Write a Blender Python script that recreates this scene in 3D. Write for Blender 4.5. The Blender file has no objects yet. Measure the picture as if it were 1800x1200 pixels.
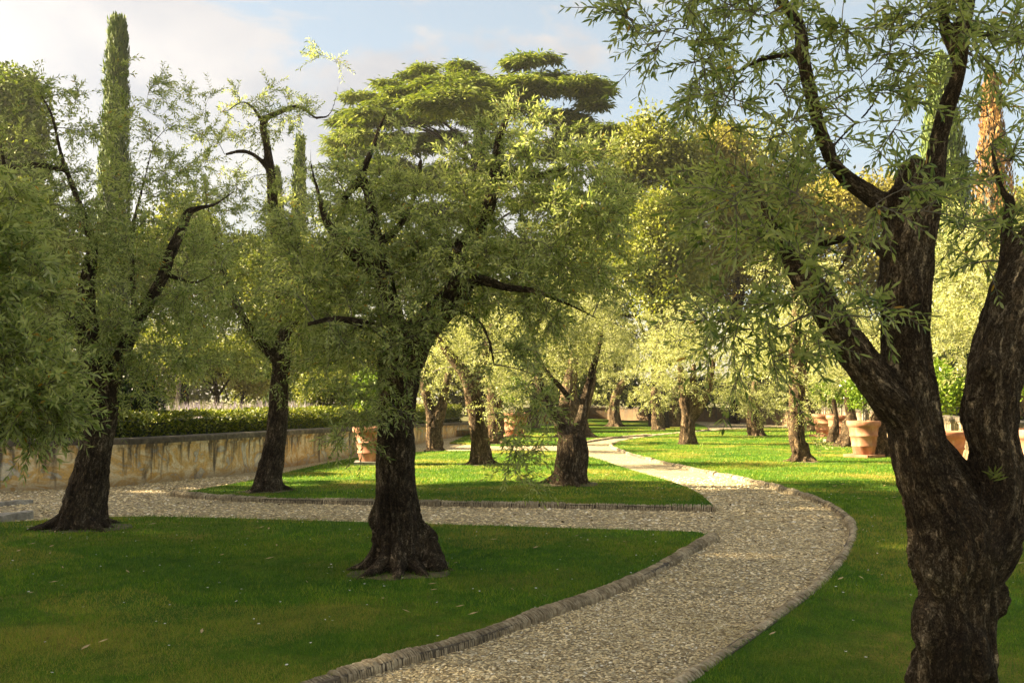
import bpy, math, random
import numpy as np
from mathutils import Vector, Matrix
rng = np.random.default_rng(11)
random.seed(11)
scene = bpy.context.scene
COL = scene.collection
# ------------------------------------------------------------------ camera
F = 1750.0; CX, CY = 900.0, 600.0; EYE = 1.6
TH = math.atan(97.0 / F)
cam_d = bpy.data.cameras.new("camera"); cam = bpy.data.objects.new("camera", cam_d); COL.objects.link(cam)
cam.location = (0, 0, EYE); cam.rotation_euler = (math.radians(90) + TH, 0, 0)
cam_d.sensor_width = 36; cam_d.lens = 35; cam_d.clip_end = 3000
scene.camera = cam
scene.view_settings.view_transform = 'Standard'; scene.view_settings.look = 'None'
scene.view_settings.gamma = 1; scene.view_settings.use_curve_mapping = False
scene.view_settings.exposure = 3.12
# ------------------------------------------------------------------ sun and sky
SUN_DIR = Vector((1.0, -0.03, -math.tan(math.radians(30)))).normalized()      # direction the light travels
sd = bpy.data.lights.new("sun", 'SUN'); sun = bpy.data.objects.new("sun", sd); COL.objects.link(sun)
sd.energy = 4.2; sd.angle = math.radians(0.55); sd.color = (1.0, 0.82, 0.54)
sun.rotation_euler = SUN_DIR.to_track_quat('-Z', 'Y').to_euler(); sun.location = (-30, 0, 40)
world = bpy.data.worlds.new("World"); scene.world = world; world.use_nodes = True
def build_world():
    nt = world.node_tree; N = nt.nodes; L = nt.links; N.clear()
    out = N.new('ShaderNodeOutputWorld'); bg = N.new('ShaderNodeBackground'); bg.inputs['Strength'].default_value = 0.047
    sky = N.new('ShaderNodeTexSky'); sky.sky_type = 'NISHITA'; sky.sun_disc = False
    sky.sun_elevation = math.radians(30); sky.sun_rotation = math.atan2(-SUN_DIR.x, -SUN_DIR.y)
    sky.air_density = 1.0; sky.dust_density = 1.5
    tc = N.new('ShaderNodeTexCoord')
    mp = N.new('ShaderNodeMapping'); mp.inputs['Scale'].default_value = (1.7, 1.7, 3.2); mp.inputs['Location'].default_value = (0.35, 0.2, 0.45)
    L.new(tc.outputs['Generated'], mp.inputs['Vector'])
    n1 = N.new('ShaderNodeTexNoise'); n1.inputs['Scale'].default_value = 2.1; n1.inputs['Detail'].default_value = 9; n1.inputs['Roughness'].default_value = 0.6; n1.inputs['Distortion'].default_value = 0.35
    L.new(mp.outputs[0], n1.inputs['Vector'])
    r = N.new('ShaderNodeValToRGB'); r.color_ramp.elements[0].position = 0.405; r.color_ramp.elements[1].position = 0.50
    r.color_ramp.interpolation = 'EASE'
    sx = N.new('ShaderNodeSeparateXYZ'); L.new(tc.outputs['Generated'], sx.inputs[0])       # the cloud bank thins towards the right
    gm = N.new('ShaderNodeMath'); gm.operation = 'MULTIPLY_ADD'; gm.inputs[1].default_value = -0.20; L.new(sx.outputs[0], gm.inputs[0]); L.new(n1.outputs['Fac'], gm.inputs[2])
    L.new(gm.outputs[0], r.inputs['Fac'])
    n2 = N.new('ShaderNodeTexNoise'); n2.inputs['Scale'].default_value = 3.0; n2.inputs['Detail'].default_value = 7; n2.inputs['Distortion'].default_value = 0.4
    L.new(mp.outputs[0], n2.inputs['Vector'])
    r2 = N.new('ShaderNodeValToRGB'); r2.color_ramp.elements[0].position = 0.35; r2.color_ramp.elements[1].position = 0.65
    r2.color_ramp.elements[0].color = (1.6, 1.32, .98, 1); r2.color_ramp.elements[1].color = (2.75, 2.25, 1.6, 1)
    L.new(n2.outputs['Fac'], r2.inputs['Fac'])
    # pale summer haze over the blue
    hz = N.new('ShaderNodeMix'); hz.data_type = 'RGBA'; hz.inputs[0].default_value = 0.66
    L.new(sky.outputs[0], hz.inputs[6]); hz.inputs[7].default_value = (1.35, 1.4, 1.2, 1)
    mx = N.new('ShaderNodeMix'); mx.data_type = 'RGBA'
    mm = N.new('ShaderNodeMath'); mm.operation = 'MULTIPLY'; mm.inputs[1].default_value = 0.92
    L.new(r.outputs[0], mm.inputs[0]); L.new(mm.outputs[0], mx.inputs[0])
    cl = N.new('ShaderNodeMix'); cl.data_type = 'RGBA'; cl.inputs[0].default_value = 0.25       # clouds take some of the brightness of the sky round the sun
    L.new(r2.outputs[0], cl.inputs[6]); L.new(sky.outputs[0], cl.inputs[7])
    L.new(hz.outputs[2], mx.inputs[6]); L.new(cl.outputs[2], mx.inputs[7])
    L.new(mx.outputs[2], bg.inputs['Color']); L.new(bg.outputs[0], out.inputs[0])
build_world()
# ------------------------------------------------------------------ pixel <-> place helpers (photo pixels, 1800 wide)
def P(x, y, Y):
    dx = (x - CX) / F; dy = (CY - y) / F
    t = Y / (math.cos(TH) - dy * math.sin(TH))
    return Vector((dx * t, Y, EYE + t * (math.sin(TH) + dy * math.cos(TH))))
def G(x, y, z=0.0):
    dx = (x - CX) / F; dy = (CY - y) / F
    s = math.sin(TH) + dy * math.cos(TH); t = (z - EYE) / s
    return Vector((dx * t, t * (math.cos(TH) - dy * math.sin(TH)), z))
# ------------------------------------------------------------------ numpy noise
def _h(ix, iy, iz, seed=0):
    n = (ix.astype(np.int64) * 73856093) ^ (iy.astype(np.int64) * 19349663) ^ (iz.astype(np.int64) * 83492791) ^ (seed * 2654435)
    n = (n ^ (n >> 13)) * 1274126177; n = (n ^ (n >> 16)) & 0xffffff
    return n / float(0xffffff)
def vn(p, seed=0):
    p = np.asarray(p, float); f = np.floor(p); i = f.astype(np.int64); w = p - f; w = w * w * (3 - 2 * w)
    r = 0
    for a in (0, 1):
        for b in (0, 1):
            for c in (0, 1):
                r = r + _h(i[:, 0] + a, i[:, 1] + b, i[:, 2] + c, seed) * (w[:, 0] if a else 1 - w[:, 0]) * (w[:, 1] if b else 1 - w[:, 1]) * (w[:, 2] if c else 1 - w[:, 2])
    return r * 2 - 1
def fbm(p, o=3, seed=0):
    p = np.asarray(p, float); r = 0; a = 1.0; t = 0
    for k in range(o):
        r = r + a * vn(p * (2 ** k) + 17.3 * k, seed + k); t += a; a *= 0.5
    return r / t
def nrm(a):
    return a / np.maximum(np.linalg.norm(a, axis=-1, keepdims=True), 1e-9)
# ------------------------------------------------------------------ object helpers
def mesh_quads(name, V, Q, attr=None, smooth=False, vec=None):
    V = np.ascontiguousarray(V, dtype=np.float32); Q = np.ascontiguousarray(Q, dtype=np.int32); k = Q.shape[1]
    m = bpy.data.meshes.new(name)
    m.vertices.add(len(V)); m.vertices.foreach_set('co', V.ravel())
    m.loops.add(Q.size); m.loops.foreach_set('vertex_index', Q.ravel())
    m.polygons.add(len(Q)); m.polygons.foreach_set('loop_start', np.arange(0, Q.size, k, dtype=np.int32))
    try: m.polygons.foreach_set('loop_total', np.full(len(Q), k, dtype=np.int32))
    except Exception: pass
    if smooth: m.polygons.foreach_set('use_smooth', np.ones(len(Q), dtype=bool))
    if attr is not None:
        a = m.attributes.new('v', 'FLOAT', 'POINT'); a.data.foreach_set('value', np.asarray(attr, dtype=np.float32))
    if vec is not None:
        a = m.attributes.new('bk', 'FLOAT_VECTOR', 'POINT'); a.data.foreach_set('vector', np.asarray(vec, dtype=np.float32).ravel())
    m.update(calc_edges=True)
    return m
def link(name, m, mat=None, parent=None, kind=None, label=None, cat=None, group=None, loc=None):
    o = bpy.data.objects.new(name, m); COL.objects.link(o)
    if mat is not None and m is not None and not m.materials: m.materials.append(mat)
    if parent is not None: o.parent = parent
    if kind: o['kind'] = kind
    if label: o['label'] = label
    if cat: o['category'] = cat
    if group: o['group'] = group
    if loc is not None: o.location = loc
    return o
def thing(name, label, cat, loc=(0, 0, 0), group=None):
    return link(name, None, None, None, None, label, cat, group, loc)
class MB:
    def __init__(s): s.v = []; s.f = []
    def add(s, V, Fc):
        b = len(s.v); s.v.extend([tuple(p) for p in V]); s.f.extend([tuple(i + b for i in q) for q in Fc])
    def box(s, c, d, rz=0):
        cs, sn = math.cos(rz), math.sin(rz); V = []
        for z in (-1, 1):
            for x, y in ((-1, -1), (1, -1), (1, 1), (-1, 1)):
                X, Y = x * d[0] / 2, y * d[1] / 2
                V.append((c[0] + X * cs - Y * sn, c[1] + X * sn + Y * cs, c[2] + z * d[2] / 2))
        s.add(V, [(3, 2, 1, 0), (4, 5, 6, 7), (0, 1, 5, 4), (1, 2, 6, 5), (2, 3, 7, 6), (3, 0, 4, 7)])
    def build(s, name, mat, parent=None, smooth=False, **k):
        m = bpy.data.meshes.new(name); m.from_pydata(s.v, [], s.f); m.update()
        if smooth:
            for p in m.polygons: p.use_smooth = True
        return link(name, m, mat, parent, **k)
# ------------------------------------------------------------------ materials
def new_mat(name):
    m = bpy.data.materials.new(name); m.use_nodes = True; nt = m.node_tree
    return m, nt, nt.nodes, nt.links, nt.nodes['Principled BSDF'], nt.nodes['Material Output']
def ramp(N, stops, interp='LINEAR'):
    r = N.new('ShaderNodeValToRGB'); cr = r.color_ramp; cr.interpolation = interp
    while len(cr.elements) < len(stops): cr.elements.new(0.5)
    for e, (p, c) in zip(cr.elements, stops): e.position = p; e.color = (*c, 1) if len(c) == 3 else c
    return r
def noise(N, L, vec, scale, detail=4, rough=0.55, dist=0.0):
    n = N.new('ShaderNodeTexNoise'); n.inputs['Scale'].default_value = scale; n.inputs['Detail'].default_value = detail
    n.inputs['Roughness'].default_value = rough; n.inputs['Distortion'].default_value = dist
    if vec is not None: L.new(vec, n.inputs['Vector'])
    return n
def mapped(N, L, src, sc, loc=(0, 0, 0)):
    m = N.new('ShaderNodeMapping'); m.inputs['Scale'].default_value = sc; m.inputs['Location'].default_value = loc
    L.new(src, m.inputs['Vector']); return m.outputs[0]
def mixc(N, L, fac, a, b, bt='MIX'):
    m = N.new('ShaderNodeMix'); m.data_type = 'RGBA'; m.blend_type = bt
    for i, s in ((0, fac), (6, a), (7, b)):
        if hasattr(s, 'links'): L.new(s, m.inputs[i])
        elif i == 0: m.inputs[0].default_value = s
        else: m.inputs[i].default_value = (*s, 1)
    return m.outputs[2]
def math_n(N, L, op, a, b=None):
    m = N.new('ShaderNodeMath'); m.operation = op
    for i, s in ((0, a), (1, b)):
        if s is None: continue
        if hasattr(s, 'links'): L.new(s, m.inputs[i])
        else: m.inputs[i].default_value = s
    return m.outputs[0]
def bump(N, L, bsdf, h, strength, dist):
    b = N.new('ShaderNodeBump'); b.inputs['Strength'].default_value = strength; b.inputs['Distance'].default_value = dist
    L.new(h, b.inputs['Height']); L.new(b.outputs[0], bsdf.inputs['Normal']); return b
def leaf_mat(name, stops, under=None, trans=0.3, tcol=None, rough=0.5, noise_scale=0.35, namt=0.25):
    m, nt, N, L, B, O = new_mat(name)
    a = N.new('ShaderNodeAttribute'); a.attribute_name = 'v'
    r = ramp(N, stops); L.new(a.outputs['Fac'], r.inputs['Fac'])
    tc = N.new('ShaderNodeTexCoord')
    n = noise(N, L, tc.outputs['Object'], noise_scale, 3)
    nr = ramp(N, [(0.3, (1 - namt,) * 3), (0.7, (1 + namt, 1 + namt * .8, 1 - namt * .2))]); L.new(n.outputs['Fac'], nr.inputs['Fac'])
    c = mixc(N, L, 1.0, r.outputs[0], nr.outputs[0], 'MULTIPLY')
    if under:
        g = N.new('ShaderNodeNewGeometry'); c = mixc(N, L, g.outputs['Backfacing'], c, under)
    L.new(c, B.inputs['Base Color']); B.inputs['Roughness'].default_value = rough
    B.inputs['Specular IOR Level'].default_value = 0.3
    t = N.new('ShaderNodeBsdfTranslucent')
    tint = mixc(N, L, 1.0, c, tcol or (1.2, 1.3, 0.6), 'MULTIPLY'); L.new(tint, t.inputs['Color'])
    mx = N.new('ShaderNodeMixShader'); mx.inputs[0].default_value = trans
    L.new(B.outputs[0], mx.inputs[1]); L.new(t.outputs[0], mx.inputs[2]); L.new(mx.outputs[0], O.inputs['Surface'])
    return m
M = {}
M['olive'] = leaf_mat('olive_leaf', [(0, (.09, .14, .035)), (.5, (.20, .26, .075)), (.9, (.35, .39, .14)), (.965, (.42, .44, .18)), (.985, (.38, .26, .05)), (1, (.42, .24, .04))], under=(.40, .43, .22), trans=.46, tcol=(1.35, 1.45, .65), rough=.42)
M['olive_near'] = leaf_mat('olive_leaf_near', [(0, (.06, .11, .022)), (.5, (.15, .21, .05)), (.9, (.30, .35, .10)), (.965, (.38, .39, .14)), (.985, (.42, .27, .05)), (1, (.45, .25, .04))], under=(.33, .37, .16), trans=.46, rough=.4)
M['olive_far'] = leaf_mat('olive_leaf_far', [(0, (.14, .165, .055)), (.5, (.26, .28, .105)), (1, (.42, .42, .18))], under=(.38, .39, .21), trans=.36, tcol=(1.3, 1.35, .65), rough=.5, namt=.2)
M['oak'] = leaf_mat('oak_leaf', [(0, (.08, .085, .012)), (.5, (.15, .175, .035)), (1, (.28, .28, .07))], trans=.32, namt=.35)
M['gold'] = leaf_mat('golden_leaf', [(0, (.15, .125, .02)), (.5, (.23, .215, .06)), (1, (.38, .33, .11))], trans=.4, namt=.35)
M['green'] = leaf_mat('green_leaf', [(0, (.07, .10, .018)), (.5, (.17, .195, .04)), (1, (.34, .33, .08))], trans=.35, namt=.3)
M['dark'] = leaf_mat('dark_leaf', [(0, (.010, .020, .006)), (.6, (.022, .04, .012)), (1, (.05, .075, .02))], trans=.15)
M['cedar'] = leaf_mat('cedar_needle', [(0, (.05, .085, .016)), (.5, (.13, .175, .03)), (1, (.28, .31, .06))], trans=.25, namt=.3, rough=.6)
M['cypress'] = leaf_mat('cypress_scale', [(0, (.035, .065, .012)), (.5, (.09, .14, .022)), (1, (.21, .25, .04))], trans=.15, namt=.3, noise_scale=.8, rough=.65)
M['rust'] = leaf_mat('rusty_cypress', [(0, (.14, .075, .02)), (.5, (.26, .14, .045)), (1, (.36, .22, .07))], trans=.15, namt=.25, noise_scale=.8, rough=.7)
M['citrus'] = leaf_mat('citrus_leaf', [(0, (.06, .12, .012)), (.5, (.13, .21, .02)), (.97, (.24, .30, .04)), (1, (.45, .36, .03))], trans=.35, rough=.35)
M['hedge'] = leaf_mat('box_leaf', [(0, (.05, .075, .008)), (.5, (.11, .14, .015)), (1, (.24, .24, .03))], trans=.3, namt=.3)
M['lavender'] = leaf_mat('lavender', [(0, (.12, .14, .05)), (.45, (.20, .20, .12)), (.5, (.24, .19, .36)), (1, (.38, .32, .52))], trans=.2)
M['grass'] = leaf_mat('grass_blade', [(0, (.028, .105, .005)), (.45, (.075, .185, .008)), (.8, (.165, .275, .018)), (.92, (.24, .30, .03)), (1, (.38, .29, .08))], trans=.3, noise_scale=.5, namt=.3, rough=.6, tcol=(1.2, 1.3, .6))
def bark_mat(name, dark, mid, light, sc=1.0, bd=.02):
    m, nt, N, L, B, O = new_mat(name)
    a = N.new('ShaderNodeAttribute'); a.attribute_name = 'bk'; v = a.outputs['Vector']
    wn = noise(N, L, mapped(N, L, v, (9 * sc, 9 * sc, 9 * sc)), 1.0, 5, .7)
    warp = N.new('ShaderNodeVectorMath'); warp.operation = 'MULTIPLY_ADD'
    L.new(wn.outputs['Color'], warp.inputs[0]); warp.inputs[1].default_value = (.075 / sc,) * 3; L.new(v, warp.inputs[2])
    pv = mapped(N, L, warp.outputs[0], (62 * sc, 62 * sc, 26 * sc))
    vo = N.new('ShaderNodeTexVoronoi'); vo.feature = 'DISTANCE_TO_EDGE'; vo.inputs['Scale'].default_value = 1; L.new(pv, vo.inputs['Vector'])
    vc = N.new('ShaderNodeTexVoronoi'); vc.inputs['Scale'].default_value = 1; L.new(pv, vc.inputs['Vector'])
    sx = N.new('ShaderNodeSeparateColor'); L.new(vc.outputs['Color'], sx.inputs[0])
    n1 = noise(N, L, mapped(N, L, warp.outputs[0], (34 * sc, 34 * sc, 6 * sc)), 1.0, 8, .7, .3)
    n2 = noise(N, L, mapped(N, L, v, (4 * sc, 4 * sc, 2 * sc)), 1.0, 5, .6)
    n3 = noise(N, L, mapped(N, L, v, (1, 1, .5)), 170 * sc, 4, .7)
    fis = math_n(N, L, 'ABSOLUTE', math_n(N, L, 'SUBTRACT', n1.outputs['Fac'], .5))            # long vertical fissures
    fr = ramp(N, [(0, (0, 0, 0)), (.035, (.6,) * 3), (.1, (1, 1, 1))]); L.new(fis, fr.inputs['Fac'])
    crack = ramp(N, [(0, (.25,) * 3), (.1, (.8,) * 3), (.3, (1, 1, 1))]); L.new(vo.outputs['Distance'], crack.inputs['Fac'])
    base = ramp(N, [(.38, dark), (.5, mid), (.62, light)]); L.new(math_n(N, L, 'ADD', math_n(N, L, 'MULTIPLY', n3.outputs['Fac'], .5), math_n(N, L, 'MULTIPLY', n1.outputs['Fac'], .5)), base.inputs['Fac'])
    pl = ramp(N, [(0, (.5, .46, .42)), (.55, (1.0, .96, .9)), (1, (2.0, 1.85, 1.6))]); L.new(sx.outputs[0], pl.inputs['Fac'])
    c = mixc(N, L, .7, base.outputs[0], pl.outputs[0], 'MULTIPLY')
    patch = ramp(N, [(.36, (.45, .4, .36)), (.5, (.95, .9, .85)), (.66, (1.45, 1.45, 1.42))]); L.new(n2.outputs['Fac'], patch.inputs['Fac'])
    c = mixc(N, L, 1.0, c, patch.outputs[0], 'MULTIPLY')
    c = mixc(N, L, 1.0, c, mixc(N, L, .55, (1, 1, 1), mixc(N, L, 1.0, fr.outputs[0], crack.outputs[0], 'MULTIPLY')), 'MULTIPLY')
    L.new(c, B.inputs['Base Color']); B.inputs['Roughness'].default_value = .9; B.inputs['Specular IOR Level'].default_value = .15
    h = math_n(N, L, 'ADD', math_n(N, L, 'MULTIPLY', crack.outputs[0], .35), math_n(N, L, 'MULTIPLY', fr.outputs[0], .6))
    h = math_n(N, L, 'ADD', h, math_n(N, L, 'MULTIPLY', n3.outputs['Fac'], .3))
    h = math_n(N, L, 'ADD', h, math_n(N, L, 'MULTIPLY', sx.outputs[1], .45))
    bump(N, L, B, h, 1.0, bd)
    return m
M['bark'] = bark_mat('olive_bark', (.028, .021, .013), (.11, .085, .056), (.36, .30, .22), bd=.03)
M['bark_near'] = bark_mat('olive_bark_near', (.028, .020, .012), (.135, .10, .062), (.44, .37, .26), bd=.035)
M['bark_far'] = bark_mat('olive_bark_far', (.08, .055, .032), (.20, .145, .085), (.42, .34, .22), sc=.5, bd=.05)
M['bark_dark'] = bark_mat('dark_bark', (.02, .015, .01), (.05, .04, .028), (.10, .08, .06), sc=.5, bd=.05)
def twig_mat(name, col):
    m, nt, N, L, B, O = new_mat(name); tc = N.new('ShaderNodeTexCoord')
    n = noise(N, L, tc.outputs['Object'], 14, 4); r = ramp(N, [(.3, tuple(.6 * c for c in col)), (.7, tuple(1.4 * c for c in col))])
    L.new(n.outputs['Fac'], r.inputs['Fac']); L.new(r.outputs[0], B.inputs['Base Color']); B.inputs['Roughness'].default_value = .85
    bump(N, L, B, n.outputs['Fac'], .4, .01)
    return m
M['twig'] = twig_mat('twig_bark', (.13, .115, .085))
def lawn_mat():
    m, nt, N, L, B, O = new_mat('lawn_turf'); tc = N.new('ShaderNodeTexCoord'); v = tc.outputs['Object']
    n1 = noise(N, L, v, .55, 6, .6, .3); n2 = noise(N, L, v, 60, 4, .7); n3 = noise(N, L, mapped(N, L, v, (1, .6, 1)), 7, 5, .65)
    a = ramp(N, [(.3, (.03, .09, .005)), (.48, (.07, .14, .008)), (.58, (.15, .175, .02)), (.7, (.28, .22, .045))]); L.new(n1.outputs['Fac'], a.inputs['Fac'])
    b = ramp(N, [(.3, (.55, .6, .5)), (.7, (1.35, 1.3, 1.3))]); L.new(n2.outputs['Fac'], b.inputs['Fac'])
    d = ramp(N, [(.35, (.75, .8, .7)), (.65, (1.25, 1.2, 1.1))]); L.new(n3.outputs['Fac'], d.inputs['Fac'])
    c = mixc(N, L, 1.0, a.outputs[0], b.outputs[0], 'MULTIPLY'); c = mixc(N, L, 1.0, c, d.outputs[0], 'MULTIPLY')
    L.new(c, B.inputs['Base Color']); B.inputs['Roughness'].default_value = .9; B.inputs['Specular IOR Level'].default_value = .1
    bump(N, L, B, n2.outputs['Fac'], .9, .03); return m
M['lawn'] = lawn_mat()
def gravel_mat(name='gravel_bed'):
    m, nt, N, L, B, O = new_mat(name); tc = N.new('ShaderNodeTexCoord'); v = tc.outputs['Object']
    w = noise(N, L, v, 9, 3)
    wp = N.new('ShaderNodeVectorMath'); wp.operation = 'MULTIPLY_ADD'; L.new(w.outputs['Color'], wp.inputs[0]); wp.inputs[1].default_value = (.03, .03, 0); L.new(v, wp.inputs[2])
    vo = N.new('ShaderNodeTexVoronoi'); vo.inputs['Scale'].default_value = 34; L.new(wp.outputs[0], vo.inputs['Vector'])
    e = N.new('ShaderNodeTexVoronoi'); e.feature = 'DISTANCE_TO_EDGE'; e.inputs['Scale'].default_value = 34; L.new(wp.outputs[0], e.inputs['Vector'])
    sx = N.new('ShaderNodeSeparateColor'); L.new(vo.outputs['Color'], sx.inputs[0])
    a = ramp(N, [(0, (.26, .20, .10)), (.35, (.48, .39, .22)), (.7, (.64, .54, .32)), (1, (.76, .67, .46))]); L.new(sx.outputs[0], a.inputs['Fac'])
    g = ramp(N, [(0, (.35, .33, .3)), (.2, (1, 1, 1))]); L.new(e.outputs['Distance'], g.inputs['Fac'])
    n1 = noise(N, L, v, .8, 5); p = ramp(N, [(.3, (.8, .79, .76)), (.7, (1.12, 1.1, 1.05))]); L.new(n1.outputs['Fac'], p.inputs['Fac'])
    c = mixc(N, L, 1.0, a.outputs[0], g.outputs[0], 'MULTIPLY'); c = mixc(N, L, 1.0, c, p.outputs[0], 'MULTIPLY')
    L.new(c, B.inputs['Base Color']); B.inputs['Roughness'].default_value = .9
    bump(N, L, B, math_n(N, L, 'ADD', e.outputs['Distance'], math_n(N, L, 'MULTIPLY', sx.outputs[1], .4)), 1.0, .02); return m
M['gravel'] = gravel_mat()
def pebble_mat():
    m, nt, N, L, B, O = new_mat('pebble'); a = N.new('ShaderNodeAttribute'); a.attribute_name = 'v'
    r = ramp(N, [(0, (.16, .11, .05)), (.15, (.42, .32, .16)), (.6, (.72, .57, .30)), (.9, (.84, .71, .43)), (1, (.88, .82, .66))]); L.new(a.outputs['Fac'], r.inputs['Fac'])
    tc = N.new('ShaderNodeTexCoord'); d = noise(N, L, tc.outputs['Object'], 1.1, 5, .65); dr = ramp(N, [(.32, (.66, .66, .56)), (.5, (1, 1, 1)), (.68, (1.12, 1.1, 1.04))]); L.new(d.outputs['Fac'], dr.inputs['Fac'])
    L.new(mixc(N, L, 1.0, r.outputs[0], dr.outputs[0], 'MULTIPLY'), B.inputs['Base Color']); B.inputs['Roughness'].default_value = .85
    n = noise(N, L, tc.outputs['Object'], 150, 2); bump(N, L, B, n.outputs['Fac'], .5, .004); return m
M['pebble'] = pebble_mat()
def stone_mat(name, c0, c1, c2, sc=12, bd=.01):
    m, nt, N, L, B, O = new_mat(name); g = N.new('ShaderNodeNewGeometry'); v = g.outputs['Position']
    n1 = noise(N, L, v, sc, 6, .6); n2 = noise(N, L, v, sc * .12, 4); n3 = noise(N, L, v, sc * 9, 3)
    a = ramp(N, [(.3, c0), (.5, c1), (.7, c2)]); L.new(n1.outputs['Fac'], a.inputs['Fac'])
    p = ramp(N, [(.35, (.6, .58, .55)), (.62, (1.15, 1.12, 1.1))]); L.new(n2.outputs['Fac'], p.inputs['Fac'])
    L.new(mixc(N, L, 1.0, a.outputs[0], p.outputs[0], 'MULTIPLY'), B.inputs['Base Color']); B.inputs['Roughness'].default_value = .92
    bump(N, L, B, math_n(N, L, 'ADD', n1.outputs['Fac'], math_n(N, L, 'MULTIPLY', n3.outputs['Fac'], .4)), .8, bd); return m
M['edging'] = stone_mat('edging_stone', (.19, .155, .095), (.36, .30, .19), (.52, .46, .31), 22)
M['mortar'] = stone_mat('mortar', (.05, .04, .025), (.10, .08, .05), (.16, .13, .09), 30)
M['coping'] = stone_mat('coping_stone', (.05, .04, .028), (.10, .085, .06), (.19, .16, .11), 8)
M['step'] = stone_mat('pale_stone', (.16, .15, .12), (.30, .28, .23), (.46, .44, .38), 9, .02)
M['soil'] = stone_mat('soil', (.05, .035, .02), (.10, .07, .04), (.16, .12, .07), 6, .03)
M['litter'] = stone_mat('litter', (.055, .04, .02), (.11, .085, .042), (.20, .155, .085), 14, .02)
M['earth'] = stone_mat('dry_grass_ground', (.07, .08, .02), (.12, .12, .03), (.18, .16, .05), 3, .03)
def plaster_mat(name, ochre, cream, grey):
    m, nt, N, L, B, O = new_mat(name); g = N.new('ShaderNodeNewGeometry'); v = g.outputs['Position']
    big = noise(N, L, mapped(N, L, v, (1, 1, 1.5)), 1.5, 8, .66, .8)
    base = ramp(N, [(.38, ochre), (.43, cream), (.50, tuple(.7 * a + .3 * b for a, b in zip(ochre, cream))), (.54, ochre), (.58, grey), (.66, cream)], 'LINEAR'); L.new(big.outputs['Fac'], base.inputs['Fac'])
    st = noise(N, L, mapped(N, L, v, (6, 6, .9)), 1.0, 7, .62, .5)
    sp = N.new('ShaderNodeSeparateXYZ'); L.new(v, sp.inputs[0])
    top = N.new('ShaderNodeMapRange'); top.inputs[1].default_value = .05; top.inputs[2].default_value = .8; top.inputs[3].default_value = -.10; top.inputs[4].default_value = .06; L.new(sp.outputs[2], top.inputs[0])
    sf = math_n(N, L, 'ADD', st.outputs['Fac'], top.outputs[0])
    s = ramp(N, [(.47, (0, 0, 0)), (.53, (.45, .45, .45)), (.62, (.92, .92, .92))]); L.new(sf, s.inputs['Fac'])
    fine = noise(N, L, v, 26, 5, .65)
    c = mixc(N, L, s.outputs[0], base.outputs[0], (.075, .06, .042))
    fr = ramp(N, [(.3, (.78, .76, .72)), (.7, (1.12, 1.12, 1.1))]); L.new(fine.outputs['Fac'], fr.inputs['Fac'])
    c = mixc(N, L, 1.0, c, fr.outputs[0], 'MULTIPLY')
    damp = N.new('ShaderNodeMapRange'); damp.inputs[1].default_value = 0; damp.inputs[2].default_value = .16; damp.inputs[3].default_value = .55; damp.inputs[4].default_value = 0; L.new(math_n(N, L, 'SUBTRACT', sp.outputs[2], math_n(N, L, 'MULTIPLY', big.outputs['Fac'], .1)), damp.inputs[0])
    c = mixc(N, L, damp.outputs[0], c, (.16, .10, .05))
    L.new(c, B.inputs['Base Color']); B.inputs['Roughness'].default_value = .93
    crack = N.new('ShaderNodeTexVoronoi'); crack.feature = 'DISTANCE_TO_EDGE'; crack.inputs['Scale'].default_value = 1.6
    wp = N.new('ShaderNodeVectorMath'); wp.operation = 'MULTIPLY_ADD'; L.new(fine.outputs['Color'], wp.inputs[0]); wp.inputs[1].default_value = (.3,) * 3; L.new(v, wp.inputs[2]); L.new(wp.outputs[0], crack.inputs['Vector'])
    cr = ramp(N, [(0, (0, 0, 0)), (.015, (1, 1, 1))]); L.new(crack.outputs['Distance'], cr.inputs['Fac'])
    h = math_n(N, L, 'ADD', math_n(N, L, 'MULTIPLY', fine.outputs['Fac'], .4), math_n(N, L, 'MULTIPLY', cr.outputs[0], .4))
    h = math_n(N, L, 'ADD', h, base.outputs[0]); bump(N, L, B, h, .7, .02); return m
M['plaster'] = plaster_mat('ochre_plaster', (.60, .37, .10), (.74, .64, .42), (.42, .40, .34))
M['plaster_pale'] = plaster_mat('pale_plaster', (.42, .31, .17), (.50, .40, .25), (.34, .29, .21))
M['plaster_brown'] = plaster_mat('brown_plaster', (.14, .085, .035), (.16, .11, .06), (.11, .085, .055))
def terracotta():
    m, nt, N, L, B, O = new_mat('terracotta'); tc = N.new('ShaderNodeTexCoord'); v = tc.outputs['Object']
    n1 = noise(N, L, v, 3.5, 6, .6, .4); n2 = noise(N, L, mapped(N, L, v, (5, 5, 1.5)), 1.5, 5, .6); n3 = noise(N, L, v, 60, 3)
    a = ramp(N, [(.3, (.19, .075, .035)), (.5, (.29, .125, .06)), (.68, (.38, .20, .115))]); L.new(n1.outputs['Fac'], a.inputs['Fac'])
    s = ramp(N, [(.52, (0, 0, 0)), (.72, (.45, .45, .45))]); L.new(n2.outputs['Fac'], s.inputs['Fac'])
    L.new(mixc(N, L, s.outputs[0], a.outputs[0], (.48, .36, .24)), B.inputs['Base Color']); B.inputs['Roughness'].default_value = .85
    bump(N, L, B, math_n(N, L, 'ADD', n1.outputs['Fac'], math_n(N, L, 'MULTIPLY', n3.outputs['Fac'], .3)), .4, .01); return m
M['terracotta'] = terracotta()
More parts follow.
